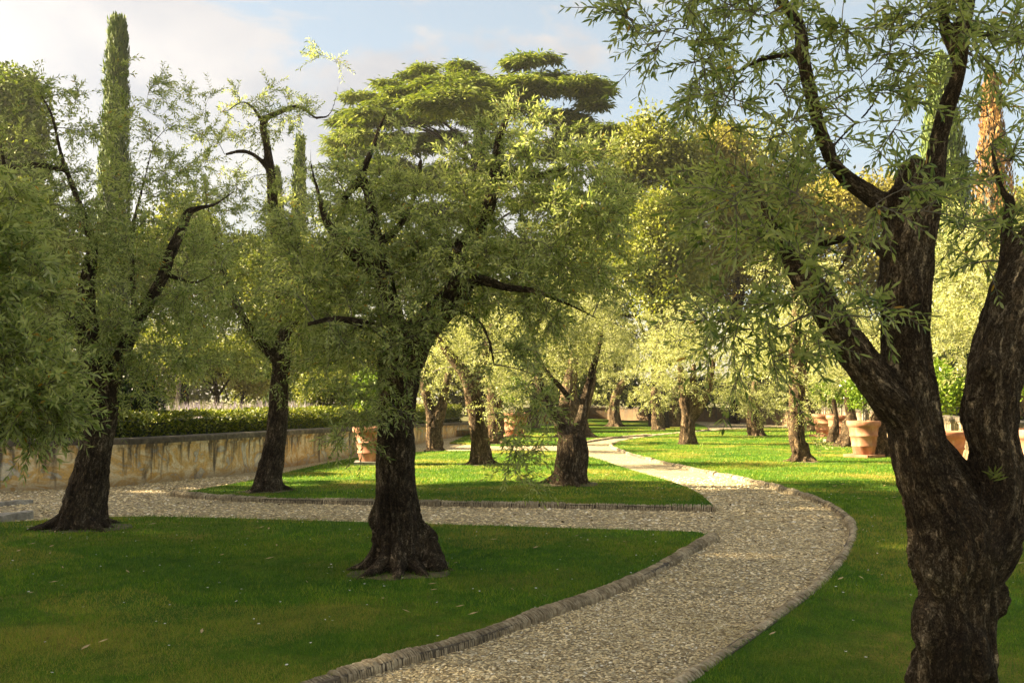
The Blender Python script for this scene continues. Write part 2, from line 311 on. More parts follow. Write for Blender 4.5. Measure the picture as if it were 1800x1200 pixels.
def plain(name, c, rough=.6):
    m, nt, N, L, B, O = new_mat(name); tc = N.new('ShaderNodeTexCoord'); n = noise(N, L, tc.outputs['Object'], 20, 3)
    r = ramp(N, [(.3, tuple(.8 * x for x in c)), (.7, tuple(min(1, 1.15 * x) for x in c))]); L.new(n.outputs['Fac'], r.inputs['Fac'])
    L.new(r.outputs[0], B.inputs['Base Color']); B.inputs['Roughness'].default_value = rough; return m
M['daisy'] = plain('daisy_petal', (.75, .74, .66)); M['dead_leaf'] = plain('dry_leaf', (.42, .30, .13)); M['wood_cut'] = stone_mat('cut_wood', (.02, .017, .013), (.05, .04, .03), (.09, .075, .055), 20)
# ------------------------------------------------------------------ curves, tubes
def catmull(pts, n=8):
    p = np.array(pts, float)
    if len(p) < 3: 
        t = np.linspace(0, 1, n + 1)[:, None]; return p[0] * (1 - t) + p[-1] * t
    q = np.vstack([2 * p[0] - p[1], p, 2 * p[-1] - p[-2]]); out = []
    for i in range(len(p) - 1):
        a, b, c, d = q[i:i + 4]
        for k in range(n):
            t = k / n
            out.append(.5 * (2 * b + (c - a) * t + (2 * a - 5 * b + 4 * c - d) * t * t + (3 * b - a - 3 * c + d) * t ** 3))
    out.append(p[-1]); return np.array(out)
def frames(C):
    T = nrm(np.gradient(C, axis=0)); U = np.zeros_like(T)
    a = np.array([1., 0, 0]) if abs(T[0][0]) < .9 else np.array([0., 1, 0])
    u = a - T[0] * a.dot(T[0]); u /= np.linalg.norm(u)
    for i in range(len(T)):
        u = u - T[i] * u.dot(T[i]); u /= max(np.linalg.norm(u), 1e-9); U[i] = u
    return T, U, np.cross(T, U)
def tube(C, R, ns=10, cap=True):
    T, U, W = frames(C); a = np.arange(ns) * 2 * math.pi / ns
    V = C[:, None, :] + R[:, None, None] * (np.cos(a)[None, :, None] * U[:, None, :] + np.sin(a)[None, :, None] * W[:, None, :])
    n = len(C); V = V.reshape(-1, 3); fs = []
    for i in range(n - 1):
        for k in range(ns):
            k2 = (k + 1) % ns; fs.append((i * ns + k, i * ns + k2, (i + 1) * ns + k2, (i + 1) * ns + k))
    if cap:
        fs.append(tuple(range(ns - 1, -1, -1))); fs.append(tuple((n - 1) * ns + k for k in range(ns)))
    return V, fs
def tubes_fast(starts_mids_ends, r0, r1, ns=3, seg=3):
    """many thin quadratic-curve tubes at once: A (n,3) B (n,3) mid control, C (n,3) end."""
    A, Bm, C = starts_mids_ends; n = len(A)
    t = np.linspace(0, 1, seg + 1)
    pts = ((1 - t)[None, :, None] ** 2) * A[:, None] + (2 * t * (1 - t))[None, :, None] * Bm[:, None] + (t ** 2)[None, :, None] * C[:, None]
    T = nrm(np.gradient(pts, axis=1)); ref = np.where(np.abs(T[..., 2:3]) > .9, np.array([1., 0, 0]), np.array([0., 0, 1]))
    U = nrm(np.cross(T, ref)); W = np.cross(T, U)
    rr = np.asarray(r0)[:, None] * (1 - t)[None] + np.asarray(r1)[:, None] * t[None]
    a = np.arange(ns) * 2 * math.pi / ns
    V = pts[:, :, None, :] + rr[:, :, None, None] * (np.cos(a)[None, None, :, None] * U[:, :, None] + np.sin(a)[None, None, :, None] * W[:, :, None])
    idx = np.arange(n * (seg + 1) * ns).reshape(n, seg + 1, ns)
    Q = np.stack([idx[:, :-1, :], np.roll(idx, -1, 2)[:, :-1, :], np.roll(idx, -1, 2)[:, 1:, :], idx[:, 1:, :]], -1).reshape(-1, 4)
    return V.reshape(-1, 3), Q
# ------------------------------------------------------------------ woody body: tubes fused by a voxel remesh, then roughened
def woody(name, limbs, voxel, mat, parent, base, knobs=(), amp=1.0, seed=0, fine=.006):
    """limbs: list of (C (n,3), R (n,))"""
    V = []; Fc = []; SC = []; SR = []; ST = []; SU = []; SW = []; SS = []; off = 0.0
    for C, R in limbs:
        v, f = tube(C, R, 14); b = len(V); V.extend(v.tolist()); Fc.extend([tuple(i + b for i in q) for q in f])
        T, U, W = frames(C); s = np.concatenate([[0], np.cumsum(np.linalg.norm(np.diff(C, axis=0), axis=1))])
        SC.append(C); SR.append(R); ST.append(T); SU.append(U); SW.append(W); SS.append(s + off); off += 3.7
    for c, r in knobs:
        kr = np.random.default_rng(int(abs(c[0]) * 1000) + 7); v, f = tube(np.array([np.array(c) + np.array([0, 0, z * r * 1.7]) for z in (-1.1, -.7, -.2, .4, .8, 1.1)]), r * np.array([.15, .6, 1, .85, .5, .1]) * kr.uniform(.8, 1.1, 6), 12)
        b = len(V); V.extend(v.tolist()); Fc.extend([tuple(i + b for i in q) for q in f])
    me = bpy.data.meshes.new('tmp'); me.from_pydata(V, [], Fc); me.update()
    ob = bpy.data.objects.new('tmp', me); COL.objects.link(ob)
    md = ob.modifiers.new('r', 'REMESH'); md.mode = 'VOXEL'; md.voxel_size = voxel; md.use_smooth_shade = True
    sm = ob.modifiers.new('s', 'SMOOTH'); sm.factor = .6; sm.iterations = 4
    dg = bpy.context.evaluated_depsgraph_get(); dg.update()
    m2 = bpy.data.meshes.new_from_object(ob.evaluated_get(dg)); bpy.data.objects.remove(ob); bpy.data.meshes.remove(me)
    n = len(m2.vertices); co = np.empty(n * 3, np.float32); m2.vertices.foreach_get('co', co); co = co.reshape(-1, 3).astype(float)
    no = np.empty(n * 3, np.float32); m2.vertex_normals.foreach_get('vector', no); no = no.reshape(-1, 3).astype(float)
    SC, SR, ST, SU, SW, SS = [np.concatenate(x) for x in (SC, SR, ST, SU, SW, SS)]
    bk = np.empty((n, 3)); rr = np.empty(n)
    for a in range(0, n, 8000):
        c = co[a:a + 8000]; d = np.linalg.norm(c[:, None] - SC[None], axis=2) - SR[None]; j = d.argmin(1); w = c - SC[j]
        bk[a:a + 8000, 0] = (w * SU[j]).sum(1); bk[a:a + 8000, 1] = (w * SW[j]).sum(1); bk[a:a + 8000, 2] = SS[j] + (w * ST[j]).sum(1); rr[a:a + 8000] = SR[j]
    dirn = nrm(bk * np.array([1, 1, 0.0])); s = bk[:, 2:3]
    q = np.hstack([dirn[:, :2] * 1.7, s * 1.6 / .45]); lump = fbm(q, 3, seed)
    q2 = np.hstack([dirn[:, :2] * 4.2, s * 1.1]); flute = 1 - 2 * np.abs(fbm(q2, 3, seed + 9))
    q3 = bk * np.array([26, 26, 9.]); fn = fbm(q3, 4, seed + 20); fn = fn + .6 * (.45 - np.abs(fbm(bk * np.array([14, 14, 3.]), 3, seed + 33)) * 2.2)
    low = np.clip(1.6 - (co[:, 2] - base[2]) / 1.1, .6, 1.6); disp = amp * low * rr * (.20 * lump + .16 * (flute - .45)) + fine * fn * np.clip(rr / .1, .2, 1.3)
    co2 = co + no * disp[:, None] - np.array(base)
    m2.vertices.foreach_set('co', co2.astype(np.float32).ravel())
    at = m2.attributes.new('bk', 'FLOAT_VECTOR', 'POINT'); at.data.foreach_set('vector', bk.astype(np.float32).ravel())
    m2.materials.clear(); m2.update(); m2.name = name
    for p in m2.polygons: p.use_smooth = True
    return link(name, m2, mat, parent)
def limb_px(pts, Y0):
    """pts: (px, py, depth offset, radius px) -> curve in metres"""
    c = []; r = []
    for x, y, dy, rp in pts:
        Y = Y0 + dy; p = P(x, y, Y); c.append((*p, rp * Y / F))
    q = catmull(c, 6); return q[:, :3], np.maximum(q[:, 3], .003)
# ------------------------------------------------------------------ leaves
def leaf_quads(pos, d, nrml, length, width, v, hi=False):
    """pos base of leaf, d direction, nrml normal"""
    s = nrm(np.cross(d, nrml)); n2 = np.cross(s, d); L = length[:, None]; W = width[:, None]; n = len(pos)
    if hi:
        tip = pos + d * L - n2 * L * .16; mid = n2 * L * .03
        vs = [pos, pos + d * L * .28 + s * W * .42 - n2 * W * .15 + mid, pos + d * L * .66 + s * W * .46 - n2 * (W * .15 + L * .05) + mid, tip, pos + d * L * .66 - s * W * .46 - n2 * (W * .15 + L * .05) + mid, pos + d * L * .28 - s * W * .42 - n2 * W * .15 + mid]
        V = np.stack(vs, 1).reshape(-1, 3); b = (np.arange(n) * 6)[:, None]
        Q = np.concatenate([b + np.array([[0, 1, 2, 3]]), b + np.array([[0, 3, 4, 5]])]); k = 6
    else:
        V = np.stack([pos, pos + d * L * .5 + s * W * .5, pos + d * L - n2 * L * .12, pos + d * L * .5 - s * W * .5], 1).reshape(-1, 3)
        Q = (np.arange(n) * 4)[:, None] + np.array([[0, 1, 2, 3]]); k = 4
    return V, Q, np.repeat(v, k)
def sprigs(org, ax, length, K, llen, lwid, droop=.15, r=rng):
    """leaf frames for many sprigs; returns pos, dir, normal, len, wid, v and twig curves"""
    n = len(org); ax = nrm(ax); L = length[:, None]
    end = org + ax * L + np.array([0, 0, -1.]) * L * droop; mid = org + ax * L * .55 + np.array([0, 0, 1.]) * L * .04
    t = (np.arange(K) // 2 + 1) / (K / 2); t = np.clip(t, 0, 1)
    p = ((1 - t)[None, :, None] ** 2) * org[:, None] + (2 * t * (1 - t))[None, :, None] * mid[:, None] + (t ** 2)[None, :, None] * end[:, None]
    T = nrm((2 * (1 - t))[None, :, None] * (mid - org)[:, None] + (2 * t)[None, :, None] * (end - mid)[:, None])
    ref = nrm(r.normal(size=(n, 1, 3))); U = nrm(np.cross(T, ref)); W = np.cross(T, U)
    pair = np.arange(K) // 2; ang = pair * 1.35 + (np.arange(K) % 2) * math.pi
    ang = ang[None] + r.normal(0, .35, (n, K))
    side = np.cos(ang)[..., None] * U + np.sin(ang)[..., None] * W
    op = r.uniform(.55, 1.1, (n, K))[..., None]
    d = nrm(T * np.cos(op) + side * np.sin(op) + np.array([0, 0, -.03])); nn = nrm(np.cross(d, np.cross(side, T)) + r.normal(0, .25, (n, K, 3)))
    nn = nrm(np.cross(np.cross(side, T), d)) ; nn = nrm(nn + r.normal(0, .3, nn.shape))
    flip = np.where(nn[..., 2:3] < 0, -1.0, 1.0); nn = nn * flip
    ll = llen * r.uniform(.65, 1.2, (n, K)); lw = lwid * r.uniform(.75, 1.2, (n, K)); v = r.uniform(0, 1, (n, K))
    f = lambda a: a.reshape(-1, a.shape[-1]) if a.ndim == 3 else a.reshape(-1)
    return f(p), f(d), f(nn), f(ll), f(lw), f(v), (org, mid, end)
def in_blobs(blobs, Y0, r):
    """blobs: (px, py, rx, ry, dy, depth radius m, n) -> points, outward dirs"""
    pts = []; outs = []
    for b in blobs:
        px, py, rx, ry, dy, dr, n = b; c = np.array(P(px, py, Y0 + dy)); R = np.array([rx * (Y0 + dy) / F, dr, ry * (Y0 + dy) / F])
        u = nrm(r.normal(size=(n, 3))) * (r.uniform(0, 1, (n, 1)) ** .42)
        pts.append(c + u * R); outs.append(nrm(u))
    return np.vstack(pts), np.vstack(outs)
def olive(base_px, limbs, blobs, label, leaf=.06, K=18, per=5, slen=.26, voxel=.03, twigs=True, hi=False, seed=1, mat='olive', bark='bark', roots=6,
          knobs=(), zb=.03, spread=2.2, amp=1.0, depth=None, droop=.15, keep=0, fine=.006, group=None, upper=.35, dens=1.0, name='olive_tree', cat='olive tree', roothi=1.0):
    r = np.random.default_rng(seed)
    b = G(*base_px, z=zb); Y0 = b.y if depth is None else depth
    if depth is not None: b = P(base_px[0], base_px[1], depth); b.z = zb
    root = thing(name, label, cat, b, group)
    LB = [limb_px(l, Y0) for l in limbs]
    r0 = LB[0][1][min(6, len(LB[0][1]) - 1)]; c0 = LB[0][0][0]
    for k in range(roots):
        a = 2 * math.pi * (k + r.uniform(-.3, .3)) / roots; R = r0 * spread * r.uniform(.7, 1.15); d = np.array([math.cos(a), math.sin(a), 0])
        h = r0 * r.uniform(1.5, 2.7) * roothi; bb = np.array([c0[0], c0[1], zb])
        pts = [(*(bb + d * r0 * .25 + [0, 0, h]), r0 * .45), (*(bb + d * r0 * .62 + [0, 0, h * .42]), r0 * .36), (*(bb + d * R * .66 + [0, 0, r0 * .22]), r0 * .27), (*(bb + d * R * 1.05 + [0, 0, .0]), r0 * .17), (*(bb + d * R * 1.4 + [0, 0, -.05]), r0 * .06)]
        q = catmull(pts, 5); LB.append((q[:, :3], q[:, 3]))
    woody('trunk', LB, voxel, M[bark], root, b, [(P(x, y, Y0 + dy), rp * Y0 / F) for x, y, dy, rp in knobs], amp, seed, fine)
    n_ = 40; an = np.arange(n_) * 2 * math.pi / n_; rad = r0 * spread * 1.0 * (1 + .5 * fbm(np.stack([np.cos(an) * 1.6, np.sin(an) * 1.6, an * 0 + seed], 1), 3, seed)); sb = MB()
    sb.add([(math.cos(a_) * q_, math.sin(a_) * q_, LZ - zb + .006) for a_, q_ in zip(an, rad)] + [(0, 0, LZ - zb + .02)], [(k_, (k_ + 1) % n_, n_) for k_ in range(n_)]); sb.build('bare_soil', M['litter'], root)
    C, out = in_blobs([(*q[:6], max(1, int(round(q[6] * dens)))) for q in blobs], Y0, r)
    # connect cluster centres to the limbs
    nodes = []; nrad = []
    for (c, q) in LB[:len(limbs)]:
        k = int(len(c) * upper) if c is LB[0][0] else 2
        nodes.extend(c[k:]); nrad.extend(q[k:])
    nodes = np.array(nodes); nrad = np.array(nrad)
    d0 = np.array([np.min(np.linalg.norm(nodes - c, axis=1)) for c in C]); order = np.argsort(d0)
    A = []; Bm = []; E = []; ra = []; rb = []; px = Y0 / F
    for i in order:
        d = np.linalg.norm(nodes - C[i], axis=1); j = int(np.argmin(d + np.where(nodes[:, 2] > C[i][2] + .15, .25, 0))); s = nodes[j]; L = d[j]
        mid = (s + C[i]) / 2 + np.array([0, 0, L * .14]) + r.normal(0, L * .10, 3)
        w = min(nrad[j] * .7, .0035 + .011 * L + (.003 if d0[i] > .6 else 0)); w = max(w, .0022)
        A.append(s); Bm.append(mid); E.append(C[i]); ra.append(w); rb.append(max(.0016, w * .5))
        tt = np.array([.4, .7, 1.0])[:, None]; pp = (1 - tt) ** 2 * s + 2 * tt * (1 - tt) * mid + tt ** 2 * C[i]
        nodes = np.vstack([nodes, pp]); nrad = np.concatenate([nrad, w * np.array([.85, .7, .55])])
    A = np.array(A); Bm = np.array(Bm); E = np.array(E); od = out[order]
    V, Q = tubes_fast((A, Bm, E), np.array(ra), np.array(rb), 4 if hi else 3, 5)
    # sprigs around each centre and along the branch
    n = len(E); T = nrm(E - Bm)
    org = np.repeat(E, per, 0); tt = r.uniform(.45, 1.0, (n * per, 1)); Ar, Br, Er = np.repeat(A, per, 0), np.repeat(Bm, per, 0), org
    org = (1 - tt) ** 2 * Ar + 2 * tt * (1 - tt) * Br + tt ** 2 * Er
    far = np.linalg.norm(org - Er, axis=1, keepdims=True) > .9
    org = np.where(far, Er + r.normal(0, .2, org.shape), org)
    ax = np.repeat(T * .6 + od * .55, per, 0) + nrm(r.normal(size=(n * per, 3))) * 1.0 + np.array([0, 0, .28])
    sl = slen * r.uniform(.55, 1.35, n * per)
    p, d, nn, ll, lw, v, tw = sprigs(org, ax, sl, K, leaf, leaf * .24 if hi else leaf * .28, droop, r)
    nc = vn(p * 1.3, seed) * .12; v = np.where(v < .96, np.clip(v + nc, 0, .95), v)
    if keep:
        cd = np.linalg.norm(p - np.array([0, 0, EYE]), axis=1)
        mid = p + d * ll[:, None] * .5
        sx = CX + F * mid[:, 0] / mid[:, 1]; sy = 697 - F * (mid[:, 2] - EYE) / mid[:, 1]
        ok = (sx > 20) & (sx < 1780) & (sy > 10) & (sy < 1190); cd = np.where(ok, cd, 99); sel = np.argsort(cd)[:keep]
        lm, lq, lv = leaf_quads(np.zeros((1, 3)), np.array([[1., 0, 0]]), np.array([[0, 0, 1.]]), np.array([1.]), np.array([.2]), np.array([.5]), True)
        variants = []
        for q in range(6):
            mm = mesh_quads('leaf', lm, lq, np.full(6, (q + .5) / 6 * .93)); mm.materials.append(M[mat]); variants.append(mm)
        bb = np.array(b)
        for i in sel:
            o = bpy.data.objects.new('leaf', variants[i % 6]); COL.objects.link(o); o.parent = root
            X = d[i]; Yv = -nrm(np.cross(d[i], nn[i])); Z = np.cross(X, Yv)
            o.matrix_local = Matrix(((X[0] * ll[i], Yv[0] * ll[i], Z[0] * ll[i], p[i][0] - bb[0]), (X[1] * ll[i], Yv[1] * ll[i], Z[1] * ll[i], p[i][1] - bb[1]), (X[2] * ll[i], Yv[2] * ll[i], Z[2] * ll[i], p[i][2] - bb[2]), (0, 0, 0, 1)))
        mk = np.ones(len(p), bool); mk[sel] = False; p, d, nn, ll, lw, v = p[mk], d[mk], nn[mk], ll[mk], lw[mk], v[mk]
    lv, lq, la = leaf_quads(p, d, nn, ll, lw, v, hi)
    link('foliage', mesh_quads('foliage', lv - np.array(b), lq, la, smooth=False), M[mat], root, kind='stuff')
    if twigs:
        V2, Q2 = tubes_fast(tw, np.full(len(org), .0030), np.full(len(org), .0013), 3, 2)
        Q2 = Q2 + len(V); V = np.vstack([V, V2]); Q = np.vstack([Q, Q2])
    link('twigs', mesh_quads('twigs', V - np.array(b), Q, smooth=True), M['twig'], root, kind='stuff')
    return root
# ================================================================== GROUND
def gp(lst): return [np.array(G(x, y)) for x, y in lst]
def pip(pts, poly):
    x, y = pts[:, 0], pts[:, 1]; ins = np.zeros(len(pts), bool); n = len(poly); j = n - 1
    for i in range(n):
        xi, yi, xj, yj = poly[i][0], poly[i][1], poly[j][0], poly[j][1]
        c = ((yi > y) != (yj > y)) & (x < (xj - xi) * (y - yi) / (yj - yi + 1e-12) + xi); ins ^= c; j = i
    return ins
LZ = .045
def ground_sheet(name, x0, x1, y0, y1, z, mat):
    m = MB(); m.add([(x0, y0, z), (x1, y0, z), (x1, y1, z), (x0, y1, z)], [(0, 1, 2, 3)]); return m.build(name, mat, kind='structure')
ground_sheet('ground', -420, 420, -120, 640, -.03, M['earth'])
ground_sheet('gravel_path', -22, 20, -2, 70, 0.0, M['gravel'])
def sm(pts, n=5): return [tuple(p[:2]) for p in catmull([np.array(G(*q)) for q in pts], n)]
kerbA = [(1252, 948), (1171, 994), (1077, 1039), (949, 1086), (821, 1133), (699, 1167), (610, 1194), (360, 1275), (60, 1370)]
lawnA = sm([(-700, 960), (-300, 930), (0, 924), (230, 913), (560, 921), (900, 931), (1225, 941)], 3) + sm(kerbA, 5) + [tuple(G(-700, 1800)[:2]), tuple(G(-2500, 1800)[:2])]
kerbB = [(305, 872), (380, 878), (480, 883), (700, 888), (1000, 893), (1258, 899)]
lawnB = sm(kerbB, 4) + sm([(1250, 890), (1225, 869), (1180, 850), (1110, 829), (1040, 806), (985, 795), (880, 793)], 5) + sm([(740, 796), (640, 805), (560, 820), (440, 848), (350, 864)], 4)
kerbC = [(985, 783), (1027, 778), (1090, 769), (1170, 764), (1215, 760), (1246, 757)]
lawnC = sm([(790, 780), (880, 784)], 2) + sm(kerbC, 5) + sm([(1240, 750), (1200, 743), (1035, 737.5), (940, 738), (880, 748), (830, 762)], 3)
kerbD = [(1000, 1315), (1120, 1253), (1215, 1200), (1335, 1118), (1440, 1035), (1487, 975), (1500, 935), (1478, 903), (1415, 874), (1330, 850), (1215, 826), (1130, 806), (1085, 791), (1076, 783), (1105, 774), (1190, 763), (1300, 755)]
lawnD = sm(kerbD, 6) + sm([(1360, 752), (1420, 757), (1560, 790), (1670, 822), (1800, 868), (1950, 925)], 4) + [tuple(G(4500, 1500)[:2]), tuple(G(3500, 2600)[:2]), tuple(G(1000, 2600)[:2])]
LAWNS = [lawnA, lawnB, lawnC, lawnD]
def lawn(poly):
    m = MB(); n = len(poly)
    V = [(x, y, LZ) for x, y in poly] + [(x, y, -.02) for x, y in poly]
    a = sum(poly[i][0] * poly[(i + 1) % n][1] - poly[(i + 1) % n][0] * poly[i][1] for i in range(n))
    top = list(range(n)) if a > 0 else list(range(n - 1, -1, -1))
    m.add(V, [tuple(top)] + [((i + 1) % n, i, n + i, n + (i + 1) % n) for i in range(n)])
    return m.build('lawn', M['lawn'], kind='structure')
for p in LAWNS: lawn(p)
ground_sheet('terrace_ground', -60, -1, 40, 90, .25, M['earth'])
# terrace behind the left garden wall
wall_px = [(-420, 862), (-100, 866), (130, 859), (250, 851), (400, 835), (560, 812), (650, 797), (780, 771), (830, 763)]
wall_top = [771, 771, 771, 769.5, 761.5, 753, 749, 743, 741.5]
WB = [np.array(G(x, y)) for x, y in wall_px]
WH = [EYE * (1 - (t - 697) / (y - 697)) if i > 1 else .88 for i, ((x, y), t) in enumerate(zip(wall_px, wall_top))]
WC = catmull([(*b[:2], h) for b, h in zip(WB, WH)], 6)
m = MB(); m.add([(x - 0.05, y + .2, .72) for x, y, h in WC] + [(-45, 16, .72), (-45, 60, .72)][::-1], [tuple(range(len(WC) + 2))]); m.build('terrace', M['earth'], kind='structure')
# ================================================================== WALLS
def garden_wall(C, label, plaster, thick=.34, cop=.11, over=.05):
    C = np.array(C); T = nrm(np.gradient(C[:, :2], axis=0)); Nn = np.stack([-T[:, 1], T[:, 0]], 1)   # left of travel = back
    root = thing('garden_wall', label, 'wall', (C[0][0], C[0][1], 0)); o = C[0][:2]
    def strip(name, f, b, z0, z1, mat):
        m = MB(); n = len(C); V = []
        for i in range(n):
            a = C[i, :2] - o - Nn[i] * f; c = C[i, :2] - o + Nn[i] * b
            V += [(*a, z0[i]), (*a, z1[i]), (*c, z1[i]), (*c, z0[i])]
        Fc = []
        for i in range(n - 1):
            p, q = 4 * i, 4 * i + 4
            Fc += [(p, q, q + 1, p + 1), (p + 1, q + 1, q + 2, p + 2), (p + 2, q + 2, q + 3, p + 3)]
        Fc += [(0, 1, 2, 3), (4 * n - 1, 4 * n - 2, 4 * n - 3, 4 * n - 4)]
        m.add(V, Fc); return m.build(name, mat, root)
    h = C[:, 2]; strip('plaster_face', 0, thick, np.full(len(C), -.05), h - cop, plaster)
    strip('moulding', .02, thick, h - cop - .05, h - cop - .001, plaster)
    # coping laid as slabs end to end
    L = np.concatenate([[0], np.cumsum(np.linalg.norm(np.diff(C[:, :2], axis=0), axis=1))]); tot = L[-1]; n = max(1, int(tot / 1.25))
    for k in range(n):
        s0, s1 = tot * k / n + .006, tot * (k + 1) / n - .006; V = []
        for s in (s0, (s0 + s1) / 2, s1):
            x, y, z = [np.interp(s, L, C[:, j]) for j in range(3)]; nx, ny = [np.interp(s, L, Nn[:, j]) for j in range(2)]
            dz = random.uniform(-.003, .003); a = (x - o[0] - nx * over, y - o[1] - ny * over); c = (x - o[0] + nx * (thick + over), y - o[1] + ny * (thick + over))
            am = (x - o[0] - nx * (over - .02), y - o[1] - ny * (over - .02))
            V += [(*a, z - cop), (*a, z - .025 + dz), (*am, z + dz), (*c, z + dz), (*c, z - cop)]
        mb = MB(); Fc = []
        for i in range(2):
            p, q = 5 * i, 5 * i + 5; Fc += [(p + j, q + j, q + j + 1, p + j + 1) for j in range(4)] + [(p + 4, q + 4, q, p)]
        Fc += [(0, 1, 2, 3, 4), (14, 13, 12, 11, 10)]; mb.add(V, Fc); mb.build('coping_slab', M['coping'], root)
    return root
garden_wall(WC, 'low curved retaining wall of flaking ochre plaster along the left gravel walk, dark stone coping', M['plaster'])
BW = [np.array(G(x, y)) for x, y in [(905, 743), (1030, 737), (1200, 740), (1310, 743), (1420, 752)]]
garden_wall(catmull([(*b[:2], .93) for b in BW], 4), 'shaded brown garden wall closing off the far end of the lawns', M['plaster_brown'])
RW = [np.array(G(x, y)) for x, y in [(1440, 754), (1560, 776), (1700, 812), (1800, 838), (2100, 915)]]
garden_wall(catmull([(*b[:2], 1.08) for b in RW], 4), 'sunlit pale plaster wall behind the terracotta pots at the right', M['plaster_pale'])
# ================================================================== EDGING
def rib(w=.15, h=.07, t=.017, seed=0):
    rr = random.Random(seed); m = MB(); n = 7; V = []
    for s in (-1, 1):
        for k in range(n):
            a = math.pi * k / (n - 1); j = 1 + rr.uniform(-.07, .07)
            V.append((s * t / 2 * (.75 if 0 < k < n - 1 else 1), math.cos(a) * w / 2 * j, math.sin(a) ** .8 * h * j if 0 < k < n - 1 else -.03))
    V += [(0, math.cos(math.pi * k / (n - 1)) * w / 2 * 1.06, math.sin(math.pi * k / (n - 1)) * h * 1.07) for k in range(n)]
    Fc = [tuple(range(n - 1, -1, -1)), tuple(range(n, 2 * n))] + [(k, k + 1, 2 * n + k + 1, 2 * n + k) for k in range(n - 1)] + [(2 * n + k, 2 * n + k + 1, n + k + 1, n + k) for k in range(n - 1)]
    m.add(V, Fc); return m
def edging(pts, label, singles, w=.14, h=.068, pitch=.0185, t=.017, zoff=0, even=False):
    C = catmull([np.array(G(*q)) for q in pts], 8)[:, :2]; L = np.concatenate([[0], np.cumsum(np.linalg.norm(np.diff(C, axis=0), axis=1))])
    o = C[0]; root = thing('path_edging', label, 'kerb', (o[0], o[1], 0)); S = np.arange(0, L[-1], pitch); rr = random.Random(5)
    X = np.interp(S, L, C[:, 0]); Y = np.interp(S, L, C[:, 1]); A = np.arctan2(np.gradient(Y), np.gradient(X))
    base = []
    for s in range(6):
        mb = rib(w, h, t, s); me = bpy.data.meshes.new('edging_stone'); me.from_pydata(mb.v, [], mb.f); me.materials.append(M['edging']); me.update(); base.append((mb, me))
    vis = [i for i in range(len(S)) if Y[i] > 5.3]; vis.sort(key=lambda i: Y[i]); one = set(vis[:singles]); rest = MB()
    wob = fbm(np.stack([S * .9, S * 0, S * 0], 1), 3, 3); wob2 = fbm(np.stack([S * 3, S * 0 + 9, S * 0], 1), 2, 3)
    for i in range(len(S)):
        mb, me = base[rr.randrange(6)]; sg = int((S[i] + .12 * math.sin(S[i] * 2)) / .47); sv = _h(np.array([sg]), np.array([3]), np.array([1]))[0] - .5
        if sg != int((S[max(i - 1, 0)] + .12 * math.sin(S[max(i - 1, 0)] * 2)) / .47): continue
        a = A[i] + rr.uniform(-.05, .05) * (not even) + wob2[i] * .12; sc = 1 + wob[i] * .16 + sv * .16 + rr.uniform(-.06, .06); z = wob2[i] * .012 + sv * .012 + rr.uniform(-.003, .003)
        nx, ny = -math.sin(A[i]) * wob[i] * .02, math.cos(A[i]) * wob[i] * .02
        mt = Matrix.Translation((X[i] - o[0] + nx, Y[i] - o[1] + ny, z)) @ Matrix.Rotation(a, 4, 'Z') @ Matrix.Rotation(rr.uniform(-.12, .12), 4, 'Y') @ Matrix.Diagonal((1, sc, sc, 1))
        if i in one:
            ob = bpy.data.objects.new('edging_stone', me); COL.objects.link(ob); ob.parent = root; ob.matrix_local = mt
        else: rest.add([mt @ Vector(v) for v in mb.v], mb.f)
    if rest.v: rest.build('edging_stones', M['edging'], root, kind='stuff')
    bed = MB(); n = len(C); V = []
    T = nrm(np.gradient(C, axis=0)); Nn = np.stack([-T[:, 1], T[:, 0]], 1)
    for i in range(n):
        for f, z in ((-.44, -.02), (-.36, .72), (.36, .72), (.44, -.02)): V.append((*(C[i] - o + Nn[i] * f * w), z * h if z > 0 else z))
    Fc = [(4 * i + j, 4 * i + 4 + j, 4 * i + 5 + j, 4 * i + 1 + j) for i in range(n - 1) for j in range(3)]
    bed.add(V, Fc); bed.build('mortar_bed', M['mortar'], root)
edging(kerbA, 'thick rope-like edging of thin upright stones along the near left lawn, bottom centre', 300, t=.0138)
edging(kerbB, 'straight dark stone edging along the near side of the middle lawn', 0, pitch=.021, t=.0195, w=.15, h=.085)
edging(kerbC, 'short low stone edging of the far lawn beside the bend of the path', 0, pitch=.05, t=.047)
edging(kerbD, 'long pale stone edging curving round the right-hand lawn', 0, w=.115, h=.07, pitch=.036, t=.0345, even=True)
